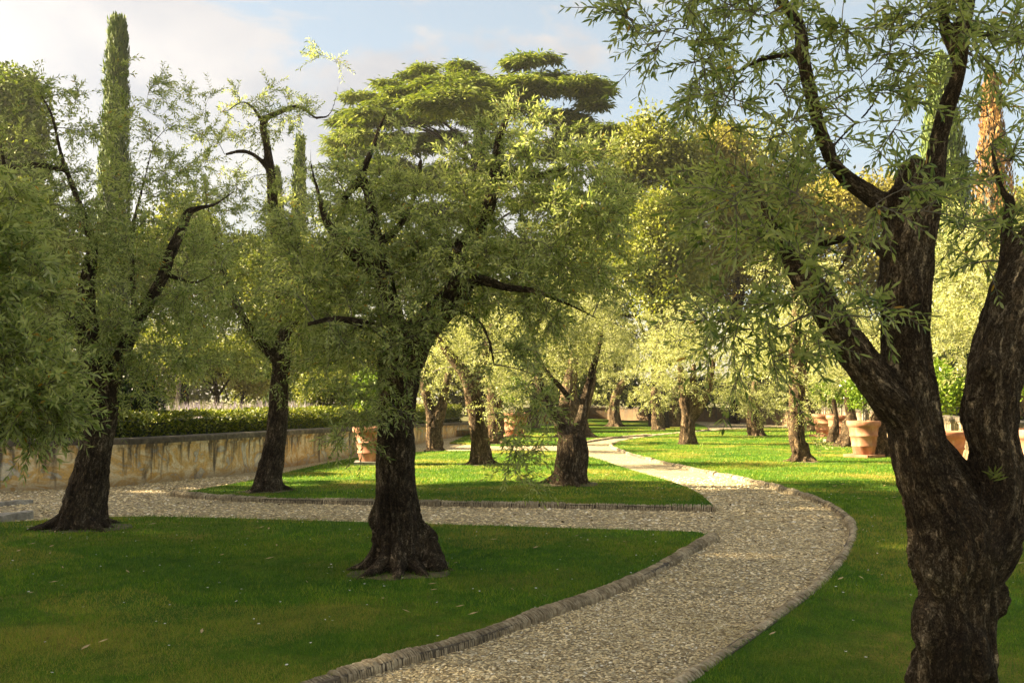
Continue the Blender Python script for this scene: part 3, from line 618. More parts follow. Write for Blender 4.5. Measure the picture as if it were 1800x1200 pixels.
# ================================================================== GRAVEL and GRASS
def inlawn(p): 
    r = np.zeros(len(p), bool)
    for L_ in LAWNS: r |= pip(p, L_)
    return r
def view_scatter(n, y0, y1, margin=.6):
    """uniform over the ground seen between two distances"""
    u = rng.uniform(0, 1, n); y = np.sqrt(y0 ** 2 + u * (y1 ** 2 - y0 ** 2)); x = rng.uniform(-1, 1, n) * (y * .515 + margin)
    return np.stack([x, y], 1)
def build_gravel():
    tpl = np.array([(1, 0, 0), (.3, .95, .1), (-.9, .45, 0), (-.75, -.6, .1), (.35, -.9, 0), (.1, .05, .8), (0, 0, -.7)], float)
    tf = [(0, 1, 5), (1, 2, 5), (2, 3, 5), (3, 4, 5), (4, 0, 5)]
    V = []; Fs = []; A = []; b = 0
    for y0, y1, n, sz in ((5.4, 8, 42000, .0105), (8, 12, 40000, .015), (12, 20, 34000, .023)):
        p = view_scatter(n, y0, y1); p = p[~inlawn(p)]; n = len(p)
        s = sz * rng.uniform(.5, 1.35, (n, 1, 1)) * rng.uniform(.6, 1.2, (n, 1, 3)) * np.array([1.15, .85, .55])
        a = rng.uniform(0, 6.28, n); tl = rng.normal(0, .2, n); c, sn = np.cos(a), np.sin(a)
        v = tpl[None] * s * (1 + rng.uniform(-.2, .2, (n, 7, 3)))
        z = v[..., 2] + v[..., 0] * np.tan(tl)[:, None]; X = v[..., 0] * c[:, None] - v[..., 1] * sn[:, None]; Y = v[..., 0] * sn[:, None] + v[..., 1] * c[:, None]
        V.append(np.stack([X + p[:, 0:1], Y + p[:, 1:2], z + sz * .22], -1).reshape(-1, 3)); A.append(np.repeat(rng.uniform(0, 1, n), 7))
        Fs.append((np.array(tf)[None] + (np.arange(n) * 7)[:, None, None]).reshape(-1, 3) + b); b += n * 7
    link('gravel', mesh_quads('gravel', np.vstack(V), np.vstack(Fs), np.concatenate(A)), M['pebble'], kind='stuff')
build_gravel()
def build_grass():
    V = []; A = []
    for y0, y1, n, h, w in ((5.4, 7.5, 150000, .028, .0026), (7.5, 11, 170000, .032, .0048), (11, 16, 130000, .036, .0075), (16, 26, 110000, .038, .012), (26, 48, 60000, .04, .024)):
        p = view_scatter(n, y0, y1); p = p[inlawn(p)]; n = len(p); p3 = np.hstack([p, np.full((n, 1), LZ - .004)])
        patch = vn(p3 * np.array([1.7, 1.7, 0]), 4) * .5 + vn(p3 * np.array([9, 9, 0]), 5) * .8; hh = h * rng.uniform(.4, 1.35, n) * (1 + .45 * patch); a = rng.uniform(0, 6.28, n)
        wv = np.stack([np.cos(a), np.sin(a), a * 0], 1) * (w * rng.uniform(.6, 1.3, (n, 1))); lean = rng.normal(0, .5, (n, 2)) * hh[:, None]
        tip = p3 + np.hstack([lean, hh[:, None]]); V.append(np.stack([p3 - wv / 2, p3 + wv / 2, tip], 1).reshape(-1, 3))
        dry = (fbm(p3 * np.array([.55, .55, 0]) + 7, 3, 8) > .12) & (rng.uniform(0, 1, n) < .5)
        v = np.clip(rng.uniform(0, .93, n) + patch * .3, 0, .93); v[dry] = rng.uniform(.93, 1, dry.sum()); A.append(np.repeat(v, 3))
    V = np.vstack(V); link('grass', mesh_quads('grass', V, np.arange(len(V)).reshape(-1, 3), np.concatenate(A)), M['grass'], kind='stuff')
build_grass()
def build_specks():
    p = view_scatter(520, 5.6, 17); p = p[inlawn(p)]; m = MB()
    for x, y in p:
        r = random.uniform(.006, .011); z = LZ + .028
        m.add([(x + r * math.cos(a), y + r * math.sin(a), z + random.uniform(-.003, .003)) for a in (0, 1.05, 2.1, 3.14, 4.2, 5.2)], [(0, 1, 2, 3, 4, 5)])
    m.build('daisies', M['daisy'], kind='stuff')
    p = view_scatter(330, 5.6, 20); m = MB()
    for x, y in p:
        z = LZ + .03 if inlawn(np.array([[x, y]]))[0] else .02; a = random.uniform(0, 6.3); L_ = random.uniform(.025, .055); c, s = math.cos(a) * L_, math.sin(a) * L_; w = .22
        m.add([(x - c, y - s, z), (x - s * w, y + c * w, z + .008), (x + c, y + s, z + .012), (x + s * w, y - c * w, z + .004)], [(0, 1, 2, 3)])
    m.build('fallen_leaves', M['dead_leaf'], kind='stuff')
build_specks()
# stone steps at the far left of the gravel
for (x0, y0, x1, y1, w, h, lab) in ((-120, 862, 52, 846, .34, .13, 'rough pale stone step edge nearest the ochre wall, far left'), (-120, 900, 56, 884, .16, .07, 'thin pale stone step edge lying in the gravel, middle of three at far left'), (-120, 936, 50, 910, .30, .10, 'broken whitish stone step edge beside the lawn, nearest of three at far left')):
    a, b = np.array(G(x0, y0)), np.array(G(x1, y1)); m = MB(); n = 14; V = []; d = nrm((b - a)[None])[0]; nn = np.array([-d[1], d[0], 0])
    for i in range(n):
        c = a + (b - a) * i / (n - 1) - a; ww = w * (.5 + random.uniform(-.07, .07)) * (.6 if i in (0, n - 1) else 1); hh = h * random.uniform(.8, 1.1)
        V += [tuple(c - nn * ww + np.array([0, 0, -.02])), tuple(c - nn * ww * .85 + np.array([0, 0, hh])), tuple(c + nn * ww * .8 + np.array([0, 0, hh * .95])), tuple(c + nn * ww + np.array([0, 0, -.02]))]
    m.add(V, [(4 * i + j, 4 * i + 4 + j, 4 * i + 5 + j, 4 * i + 1 + j) for i in range(n - 1) for j in range(3)] + [(0, 1, 2, 3), (4 * n - 1, 4 * n - 2, 4 * n - 3, 4 * n - 4)])
    m.build('stone_step', M['step'], label=lab, cat='step', loc=tuple(a))
# ================================================================== LEAFY MASSES
def clump_leaves(centres, radii, per, size, r, up=.35, flat=1.0, aspect=.6):
    n = len(centres); c = np.repeat(centres, per, 0); R = np.repeat(radii, per); u = nrm(r.normal(size=(n * per, 3)) + np.array([0, 0, up])); rad = r.uniform(0, 1, (n * per, 1)) ** .3
    p = c + u * rad * R[:, None] * np.array([1, 1, flat]); d = nrm(u + r.normal(0, .7, u.shape)); nn = nrm(u + np.array([0, 0, .4]) + r.normal(0, .6, u.shape)); s = size * r.uniform(.6, 1.3, n * per)
    v = np.clip(r.uniform(0, 1, n * per) * .6 + np.repeat(r.uniform(0, .4, n), per), 0, 1)
    return leaf_quads(p, d, nn, s, s * aspect, v)
def leafy_tree(name, label, cat, px, ybase, Y, blobs, mat, leaf=.16, clumps=220, cr=.8, per=70, seed=1, trunk=.35, group=None, tree_bark='bark_dark', zb=0.0, flat=.8):
    """blobs: (px, py, rx, ry, weight)"""
    r = np.random.default_rng(seed); base = P(px, 697, Y); base.z = zb; root = thing(name, label, cat, base, group); b = np.array(base)
    wt = np.array([q[4] for q in blobs], float); wt /= wt.sum(); C = []
    for (x, y, rx, ry, w), k in zip(blobs, wt):
        n = max(2, int(clumps * k)); u = nrm(r.normal(size=(n, 3))) * (r.uniform(0, 1, (n, 1)) ** .3); RX = rx * Y / F; RZ = ry * Y / F
        C.append(np.array(P(x, y, Y)) + u * np.array([max(RX - cr * .6, .3), max(RX * .8 - cr * .6, .3), max(RZ - cr * .5, .3)]))
    C = np.vstack(C); C[:, 2] = np.maximum(C[:, 2], zb + cr * .4); R = cr * r.uniform(.55, 1.25, len(C))
    V, Q, A = clump_leaves(C, R, per, leaf, r, flat=flat); link('foliage', mesh_quads('foliage', V - b, Q, A), M[mat], root, kind='stuff')
    top = C.mean(0); pts = [(b[0], b[1], zb - .1), (b[0] + r.uniform(-.2, .2), b[1], zb + (top[2] - zb) * .4), (top[0], top[1], top[2])]
    c = catmull(pts, 6); v, f = tube(c, np.linspace(trunk, trunk * .35, len(c)), 9); T = MB(); T.add(v - b, f)
    for i in r.choice(len(C), min(14, len(C)), replace=False):
        s = c[r.integers(5, len(c))]; v, f = tube(catmull([s, (s + C[i]) / 2 + r.normal(0, .3, 3), C[i]], 4), np.linspace(trunk * .35, trunk * .06, 9), 6); T.add(v - b, f)
    o = T.build('trunk', M[tree_bark], root, smooth=True)
    vv = np.array([q.co for q in o.data.vertices]); at = o.data.attributes.new('bk', 'FLOAT_VECTOR', 'POINT'); at.data.foreach_set('vector', vv.astype(np.float32).ravel())
    return root
def cypress(label, px, ytop, wpx, Y, mat='cypress', n=9000, leaf=.34, seed=1, taper=.35, blunt=True, zb=0.0, bulge=0.0, group='tall cypresses standing above the garden'):
    r = np.random.default_rng(seed); base = P(px, 697, Y); base.z = zb; root = thing('cypress_tree', label, 'cypress', base, group)
    H = P(px, ytop, Y).z - zb; W = wpx * Y / F / 2
    def rad(t): return W * np.interp(t, [0, .06, .35, .6, .85, .95, 1], [.6, .95, 1, 1 - taper * .35, 1 - taper * .75, (.62 if blunt else .28), (.42 if blunt else .04)])
    t = r.uniform(.02, 1, n); a = r.uniform(0, 6.283, n)
    q = np.stack([np.cos(a) * 1.5, np.sin(a) * 1.5, t * H * .55], 1); lump = 1 + .42 * fbm(q * 1.3, 4, seed)
    R = rad(t) * lump * np.where(r.uniform(0, 1, n) < .06, 1.12, 1) * r.uniform(.72, 1.04, n); p = np.stack([np.cos(a) * R, np.sin(a) * R, t * H - leaf * .4], 1)
    d = nrm(np.stack([np.cos(a) * .22, np.sin(a) * .22, np.ones(n)], 1) + r.normal(0, .16, (n, 3))); nn = nrm(np.stack([np.cos(a), np.sin(a), a * 0 + .25], 1) + r.normal(0, .45, (n, 3))); s = leaf * r.uniform(.5, 1.3, n)
    V, Q, A = leaf_quads(p, d, nn, s, s * .30, np.clip(r.uniform(0, 1, n) * .7 + .3 * (lump - .8), 0, 1)); link('foliage', mesh_quads('foliage', V, Q, A), M[mat], root, kind='stuff')
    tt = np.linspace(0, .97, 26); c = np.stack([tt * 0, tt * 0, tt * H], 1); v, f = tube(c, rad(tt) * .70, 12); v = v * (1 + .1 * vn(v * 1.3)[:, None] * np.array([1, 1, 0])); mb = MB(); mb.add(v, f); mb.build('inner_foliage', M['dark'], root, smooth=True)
    v, f = tube(np.array([(0, 0, -.1), (0, 0, H * .1), (0, 0, H * .2)]), np.array([.22, .2, .16]), 8); mb = MB(); mb.add(v, f); mb.build('trunk', M['bark_dark'], root, smooth=True)
    return root
# ---- cypresses
cypress('tallest cypress, a blunt-topped green column rising at the left of the photo', 193, 30, 58, 46, n=16000, leaf=.30, seed=3, taper=.5)
cypress('slim cypress column just left of the centre olive, the right one of the distant pair', 522, 238, 25, 60, n=6000, leaf=.36, seed=4, taper=.25)
cypress('slim cypress behind the bare dark olive branch, the left one of the distant pair', 479, 296, 31, 60, n=6000, leaf=.36, seed=5, taper=.3)
cypress('broad pointed green cypress behind the cut trunk of the near right olive', 1668, 96, 160, 52, n=15000, leaf=.34, seed=6, taper=.95, blunt=False)
cypress('rusty brown cypress at the upper right edge of the photo', 1757, 118, 92, 62, mat='rust', n=8000, leaf=.36, seed=7, taper=.8, blunt=False)
# ---- cedar
def cedar():
    Y = 60; r = np.random.default_rng(8); base = P(840, 697, Y); base.z = 0; b = np.array(base)
    root = thing('cedar_tree', 'huge flat-topped cedar with layered boughs rising behind the centre olive', 'cedar', base)
    pads = [(820, 118, 34, 12, 0), (735, 126, 38, 13, 1), (935, 105, 45, 13, 0), (700, 150, 40, 14, -1), (800, 148, 100, 24, 0), (900, 140, 110, 26, 1), (1000, 150, 75, 22, -1), (780, 180, 120, 22, -2), (900, 178, 90, 22, 2), (1030, 160, 52, 14, 1), (1045, 185, 30, 12, -1), (990, 205, 55, 18, 1),
            (650, 168, 42, 16, 2), (640, 200, 50, 16, -2), (700, 200, 70, 18, 0), (620, 205, 30, 10, 1), (1060, 222, 55, 20, -2), (1100, 240, 40, 20, 0), (1010, 232, 40, 14, 2), (650, 240, 80, 18, 1), (720, 250, 70, 16, -1), (610, 262, 55, 14, 2), (680, 290, 80, 16, 0), (1060, 260, 70, 20, 1), (960, 262, 60, 16, -1), (780, 240, 46, 12, 2), (860, 212, 36, 12, 2), (780, 300, 70, 16, 2), (840, 330, 60, 16, -2), (700, 320, 80, 16, 0), (900, 300, 50, 14, 1), (960, 350, 80, 20, 1), (780, 380, 90, 20, 0), (640, 360, 60, 16, 0), (860, 430, 110, 24, 0), (720, 450, 90, 24, 0)]
    Vs = []; Qs = []; As = []; o = 0; tr = MB(); big = pads; pads = []
    for (x, y, rx, ry, dy) in big:
        k = max(3, int(rx / 11))
        for q in range(k):
            a = r.uniform(0, 6.28); e = r.uniform(0, 1) ** .6
            pads.append((x + math.cos(a) * rx * .8 * e, y + r.normal(0, .32) * ry + abs(math.cos(a)) * ry * .3 * e, rx * r.uniform(.22, .42) + 5, ry * r.uniform(.25, .42) + 1, dy + math.sin(a) * rx * .03))
    tc = catmull([tuple(np.array(P(x, y, Y))) for x, y in ((842, 700), (842, 560), (840, 400), (838, 300), (843, 240), (835, 190), (850, 130))], 5); tcR = np.interp(np.arange(len(tc)), [0, len(tc) - 1], [.75, .18]); v, f = tube(tc, tcR, 12); tr.add(v - b, f)
    for x, y, rx, ry, dy in pads:
        c = np.array(P(x, y, Y + dy * 1.2)); RX = rx * Y / F; RZ = ry * Y / F; n = int(60 + rx * 2.3)
        a = r.uniform(0, 6.28, n); q = r.uniform(0, 1, n) ** .55
        # sub-fans: boughs radiate out and end in drooping tufts
        q2 = q * (1 + .22 * vn(np.stack([np.cos(a) * 2.2, np.sin(a) * 2.2, a * 0 + x], 1), 3))
        p = c + np.stack([np.cos(a) * q2 * RX, np.sin(a) * q2 * RX * .8, (1 - q ** 2) * RZ * .75 - RZ * .35 + r.normal(0, RZ * .24, n)], 1)
        org = np.repeat(p, 6, 0); aa = np.repeat(a, 6) + r.normal(0, .75, n * 6); d = nrm(np.stack([np.cos(aa), np.sin(aa), .08 - .42 * np.repeat(q, 6) + r.normal(0, .28, n * 6)], 1))
        org = org + r.normal(0, .24, org.shape) * np.array([1, 1, .35]); nn = nrm(np.stack([d[:, 0] * .2, d[:, 1] * .2, np.ones(len(d))], 1) + r.normal(0, .38, d.shape)); s = r.uniform(.18, .62, n * 6)
        V, Q, A = leaf_quads(org, d, nn, s, s * .24, np.clip(r.uniform(0, .8, n * 6) + .2 * np.repeat(q, 6), 0, 1)); Vs.append(V - b); Qs.append(Q + o); As.append(A); o += len(V)
        hd = abs(c[0] - tc[-3][0]); j = int(np.argmin(np.abs(tc[:, 2] - (c[2] - .9 - .30 * hd - r.uniform(0, 1.2))))); s0 = tc[min(j, len(tc) - 3)]; L = np.linalg.norm(c - s0)
        if r.uniform() < .93: continue
        v, f = tube(catmull([s0, s0 * .55 + c * .45 + np.array([0, 0, .12 * L * (1 if c[2] > s0[2] else .4)]), c - np.array([0, 0, RZ * .3])], 5), np.linspace(.05 + .012 * L, .03, 11), 5); tr.add(v - b, f)
    link('foliage', mesh_quads('foliage', np.vstack(Vs), np.vstack(Qs), np.concatenate(As)), M['cedar'], root, kind='stuff')
    o_ = tr.build('trunk', M['bark_dark'], root, smooth=True); vv = np.array([q.co for q in o_.data.vertices]); at = o_.data.attributes.new('bk', 'FLOAT_VECTOR', 'POINT'); at.data.foreach_set('vector', vv.astype(np.float32).ravel())
cedar()
# ---- broadleaf trees beyond the walls
leafy_tree('evergreen_oak', 'tall golden-olive oak right of the cedar crown, beyond the far wall', 'oak tree', 1150, 700, 53, [(1150, 260, 75, 75, 2), (1110, 300, 60, 70, 1), (1200, 330, 70, 90, 2), (1150, 430, 90, 100, 2), (1095, 380, 60, 90, 1.5), (1060, 480, 80, 100, 2)], 'oak', .24, 420, 1.1, 70, 21)
leafy_tree('evergreen_oak', 'bright yellow-green oak standing behind the olives right of centre', 'oak tree', 1165, 700, 50, [(1165, 400, 70, 80, 2), (1180, 500, 80, 90, 2), (1130, 470, 60, 80, 1), (1200, 600, 60, 60, 1)], 'green', .19, 330, .8, 75, 22)
leafy_tree('evergreen_oak', 'dense golden oak seen through the leaves left of the near right trunk', 'oak tree', 1290, 700, 60, [(1270, 260, 55, 50, 1), (1290, 350, 100, 90, 3), (1350, 420, 110, 110, 3), (1250, 480, 90, 90, 2)], 'gold', .24, 420, 1.1, 70, 23)
leafy_tree('evergreen_oak', 'low golden tree behind the fork of the near right olive', 'oak tree', 1510, 700, 58, [(1460, 370, 90, 70, 2), (1550, 360, 90, 60, 2), (1500, 470, 140, 100, 3)], 'gold', .24, 380, 1.1, 65, 24)
leafy_tree('evergreen_oak', 'olive-green tree behind the right-hand cypresses', 'oak tree', 1740, 700, 66, [(1700, 400, 110, 60, 2), (1800, 390, 90, 70, 2), (1760, 500, 160, 120, 3)], 'oak', .26, 330, 1.2, 60, 25)
leafy_tree('evergreen_oak', 'far mid-green oak filling the skyline between the cedar and the golden oaks', 'oak tree', 1300, 700, 66, [(1330, 300, 120, 90, 2), (1240, 290, 80, 110, 2), (1430, 370, 100, 80, 2), (1300, 450, 140, 100, 2)], 'oak', .28, 420, 1.3, 60, 44)
leafy_tree('umbrella_pine', 'round-topped yellow-green pine at the upper left edge of the photo', 'pine tree', 15, 700, 50, [(10, 180, 80, 62, 2), (30, 260, 75, 80, 2), (0, 330, 100, 90, 2)], 'cedar', .26, 260, 1.0, 80, 26)
leafy_tree('evergreen_oak', 'tall green tree at the left behind the ochre wall, below the round pine', 'oak tree', 40, 700, 40, [(30, 420, 100, 120, 2), (110, 480, 70, 110, 2), (20, 560, 120, 120, 2)], 'oak', .18, 300, .8, 70, 27, zb=.7)
leafy_tree('garden_tree', 'pale yellow-green tree behind the wall just right of the tall cypress', 'garden tree', 320, 700, 48, [(320, 420, 80, 90, 2), (270, 480, 70, 90, 2), (400, 490, 90, 90, 2)], 'green', .2, 330, .85, 70, 28, zb=.7)
leafy_tree('garden_tree', 'light green garden tree behind the left lawn, below the cypress pair', 'garden tree', 500, 700, 45, [(470, 480, 90, 70, 2), (560, 500, 90, 70, 2), (520, 580, 120, 90, 3)], 'green', .18, 380, .8, 70, 29, zb=.7)
leafy_tree('garden_tree', 'broad green tree behind the centre olive trunk', 'garden tree', 700, 700, 55, [(660, 470, 110, 80, 2), (560, 470, 80, 70, 1), (760, 490, 110, 90, 2), (850, 560, 120, 90, 2), (720, 620, 130, 70, 2)], 'oak', .2, 420, .9, 70, 30, zb=.3)
leafy_tree('garden_tree', 'dense green tree behind the far lawn between the olives', 'garden tree', 960, 700, 64, [(930, 560, 120, 90, 2), (1050, 580, 110, 80, 2), (980, 650, 140, 60, 2), (1000, 455, 100, 90, 2), (880, 480, 110, 80, 2)], 'oak', .24, 460, 1.0, 70, 31)
leafy_tree('garden_tree', 'small dark-stemmed fruit tree on the lavender terrace above the hedge', 'fruit tree', 372, 712, 33, [(350, 640, 55, 40, 2), (400, 630, 50, 36, 2), (330, 610, 60, 40, 1)], 'green', .10, 120, .42, 60, 32, trunk=.12, zb=.72)
leafy_tree('garden_bush', 'orange-tinted bush beyond the fruit tree on the left terrace', 'bush', 425, 700, 40, [(420, 665, 40, 28, 1), (450, 680, 30, 24, 1)], 'gold', .1, 80, .4, 60, 33, trunk=.08, zb=.72)
leafy_tree('garden_bush', 'leafy green bush on the terrace left of the terracotta pot', 'bush', 580, 700, 31, [(560, 690, 50, 44, 2), (620, 690, 36, 50, 2)], 'green', .09, 150, .4, 70, 34, trunk=.08, zb=.72)
leafy_tree('garden_bush', 'dark laurel mass behind the ochre wall and the left olive trunk', 'laurel', 120, 700, 20.2, [(60, 690, 110, 80, 3), (190, 690, 90, 80, 3), (-40, 660, 90, 110, 2), (240, 725, 50, 40, 1)], 'dark', .12, 400, .38, 52, 35, trunk=.1, zb=.72)
leafy_tree('garden_bush', 'dark evergreen hedge behind the far brown wall', 'hedge', 1200, 700, 66, [(1090, 690, 90, 30, 2), (1240, 690, 110, 30, 2), (1380, 690, 110, 32, 2), (1000, 690, 60, 26, 1)], 'dark', .22, 360, .7, 70, 36, trunk=.1)
# ---- distant row of trees closing the view
for k, (x, y, top, w, lab) in enumerate(((60, 74, 560, 150, 'far green tree behind the laurel mass at the left'), (300, 70, 590, 130, 'far green tree on the left, beyond the fruit tree'), (480, 78, 600, 130, 'far tree closing the gap below the two slim cypresses'), (650, 72, 600, 130, 'far tree left of the centre olive trunk'), (840, 76, 600, 130, 'far tree behind the leaning sunlit olive'),
        (1010, 80, 600, 140, 'far tree behind the Y-forked olive'), (1420, 74, 560, 140, 'far tree behind the tall thin olive of the right lawn'), (1600, 70, 560, 140, 'far tree behind the fork of the massive near olive'), (1800, 72, 540, 150, 'far tree at the right edge, beyond the potted row'))):
    leafy_tree('distant_tree', lab, 'tree', x, 700, y, [(x, (top + 700) / 2, w, (740 - top) / 2 + 20, 3)], ('green', 'oak', 'oak')[k % 3], .32, 260, 1.2, 50, 300 + k, group='row of trees closing the far side of the garden')
# ---- clipped hedge and lavender on the terrace
def hedge():
    W2 = [(x, y, z) for x, y, z in WC if -9.5 < x < 3]; C = np.array(W2)[:, :2]; T = nrm(np.gradient(C, axis=0)); Nn = np.stack([-T[:, 1], T[:, 0]], 1); C = C + Nn * .95
    L = np.concatenate([[0], np.cumsum(np.linalg.norm(np.diff(C, axis=0), axis=1))]); r = np.random.default_rng(40); n = 38000
    s = r.uniform(0, L[-1], n); x = np.interp(s, L, C[:, 0]); y = np.interp(s, L, C[:, 1]); nx = np.interp(s, L, Nn[:, 0]); ny = np.interp(s, L, Nn[:, 1])
    zb = np.interp(s, L, np.linspace(.62, .45, len(L))); top = np.interp(s, L, np.linspace(1.29, 1.22, len(L)))
    u = r.uniform(0, 1, n); face = u < .55; w = np.where(face, -.5 + r.uniform(-.02, .10, n), r.uniform(-.5, .5, n)); hz = np.where(face, r.uniform(0, 1, n), 1 - r.uniform(-.06, .12, n)); lump = .06 * fbm(np.stack([s * 1.5, w, hz * 2], 1), 3, 2)
    p = np.stack([x + nx * (w + lump * -1), y + ny * (w - lump), zb + (top - zb) * hz + lump], 1); out = np.where(face[:, None], np.stack([-nx, -ny, nx * 0 + .4], 1), np.array([0, 0, 1.])); d = nrm(out + r.normal(0, .7, (n, 3))); nn = nrm(out + r.normal(0, .8, (n, 3)))
    b = np.array([C[0][0], C[0][1], 0]); root = thing('box_hedge', 'long low clipped hedge running behind the ochre wall', 'hedge', b); sz = r.uniform(.04, .085, n)
    V, Q, A = leaf_quads(p - b, d, nn, sz, sz * .6, r.uniform(0, 1, n)); link('foliage', mesh_quads('foliage', V, Q, A), M['hedge'], root, kind='stuff')
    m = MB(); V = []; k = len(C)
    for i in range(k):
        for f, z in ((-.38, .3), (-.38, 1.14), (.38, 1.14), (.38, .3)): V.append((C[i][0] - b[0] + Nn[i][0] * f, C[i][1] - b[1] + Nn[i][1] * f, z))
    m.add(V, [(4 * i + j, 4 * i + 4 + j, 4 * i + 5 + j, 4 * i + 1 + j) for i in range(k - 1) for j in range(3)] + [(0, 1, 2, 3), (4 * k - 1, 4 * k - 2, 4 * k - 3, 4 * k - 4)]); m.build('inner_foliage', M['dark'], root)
    n = 16000; s = r.uniform(0, L[-1], n); x = np.interp(s, L, C[:, 0]); y = np.interp(s, L, C[:, 1]); nx = np.interp(s, L, Nn[:, 0]); ny = np.interp(s, L, Nn[:, 1]); w = r.uniform(1.0, 4.2, n)
    p = np.stack([x + nx * w, y + ny * w, np.full(n, .7)], 1); d = nrm(np.array([0, 0, 1.]) + r.normal(0, .25, (n, 3))); sz = r.uniform(.4, .8, n) * (1 + .2 * vn(p * 1.2)); v = r.uniform(0, 1, n)
    V, Q, A = leaf_quads(p, d, nrm(r.normal(size=(n, 3))), sz, sz * .045, v); link('lavender', mesh_quads('lavender', V, Q, A), M['lavender'], kind='stuff')
hedge()
# ================================================================== POTS
def pot_px(px, ybase, h, R, label, plant, seed=1, plant_h=1.1, plant_r=.5, plinth=True, z=0.0, stems=3):
    b = G(px, ybase, z); root = thing('terracotta_pot', label, 'plant pot', b, 'large terracotta citrus pots around the lawns'); zb = 0
    if plinth:
        m = MB(); m.box((0, 0, .06), (R * 1.75, R * 1.75, .12), .1 * seed); m.build('plinth', M['step'] if seed % 2 else M['terracotta'], root); zb = .122
    prof = [(.60, 0), (.64, .02), (.70, .22), (.745, .235), (.745, .27), (.72, .285), (.80, .52), (.85, .535), (.85, .575), (.82, .59), (.88, .80), (.93, .82), (1.0, .86), (1.02, .90), (1.02, .96), (1.0, 1.0), (.90, 1.0), (.88, .93), (0.02, .90)]
    n = 32; V = []; Fc = []
    for rr_, zz in prof:
        for k in range(n): a = 2 * math.pi * k / n; V.append((rr_ * R * math.cos(a), rr_ * R * math.sin(a), zb + zz * h))
    for i in range(len(prof) - 1):
        for k in range(n): Fc.append((i * n + k, i * n + (k + 1) % n, (i + 1) * n + (k + 1) % n, (i + 1) * n + k))
    body = MB(); body.add(V[:-n], Fc[:-n * 1]); o = body.build('pot_body', M['terracotta'], root, smooth=True)
    so = MB(); so.add([(.89 * R * math.cos(2 * math.pi * k / 24), .89 * R * math.sin(2 * math.pi * k / 24), zb + .92 * h) for k in range(24)], [tuple(range(24))]); so.build('soil', M['soil'], root)
    if plant:
        r = np.random.default_rng(seed + 60); top = zb + h * .92; pr = thing('citrus_tree', plant, 'citrus tree', b + Vector((0, 0, top)), 'citrus trees growing in the terracotta pots')
        m = MB()
        for k in range(stems):
            a = r.uniform(0, 6.28); v, f = tube(catmull([(.05 * math.cos(a), .05 * math.sin(a), -.05), (.07 * math.cos(a), .07 * math.sin(a), plant_h * .4), (plant_r * .4 * math.cos(a), plant_r * .4 * math.sin(a), plant_h * .9)], 4), np.linspace(.022, .01, 9), 6); m.add(v, f)
        m.build('trunk', M['twig'], pr, smooth=True)
        n = 60; u = nrm(r.normal(size=(n, 3))) * (r.uniform(0, 1, (n, 1)) ** .35); C = u * np.array([plant_r, plant_r, plant_r * .85]) + np.array([0, 0, plant_h * .8]); V, Q, A = clump_leaves(C, r.uniform(.12, .24, n), 44, .095, r, aspect=.5); link('foliage', mesh_quads('foliage', V, Q, A), M['citrus'], pr, kind='stuff')
    return root
pot_px(652, 819, .78, .42, 'terracotta pot on a pale plinth peeping out left of the centre olive trunk', 'bright citrus bush in the pot beside the centre olive trunk', 1)
pot_px(905, 770, .86, .55, 'big terracotta pot half hidden by hanging olive twigs, on the far lawn', 'citrus bush in the pot behind the hanging olive twigs', 2)
pot_px(962, 748, .82, .50, 'terracotta pot in the distance, seen just left of the forked olive on the middle lawn', 'citrus bush in the distant pot left of the forked olive', 3)
pot_px(1450, 769, .80, .50, 'leftmost terracotta pot of the row at the right-hand wall', 'citrus bush in the leftmost pot of the right-hand row', 4)
pot_px(1478, 778, .84, .48, 'second terracotta pot of the right-hand row, behind the rooty mound', 'citrus bush in the second pot of the right-hand row', 5)
pot_px(1519, 806, .86, .42, 'tall banded terracotta pot on a plinth next to the near right olive stem', 'yellow-green citrus bush in the tall banded pot', 6)
pot_px(1656, 836, .78, .52, 'terracotta pot framed in the fork between the two near stems', 'dense citrus bush in the pot framed by the fork of the near olive', 7, plant_h=1.2, plant_r=.62)
pot_px(1848, 862, .92, .62, 'terracotta pot cut off by the right edge of the photo', 'citrus bush at the right edge of the photo', 8)
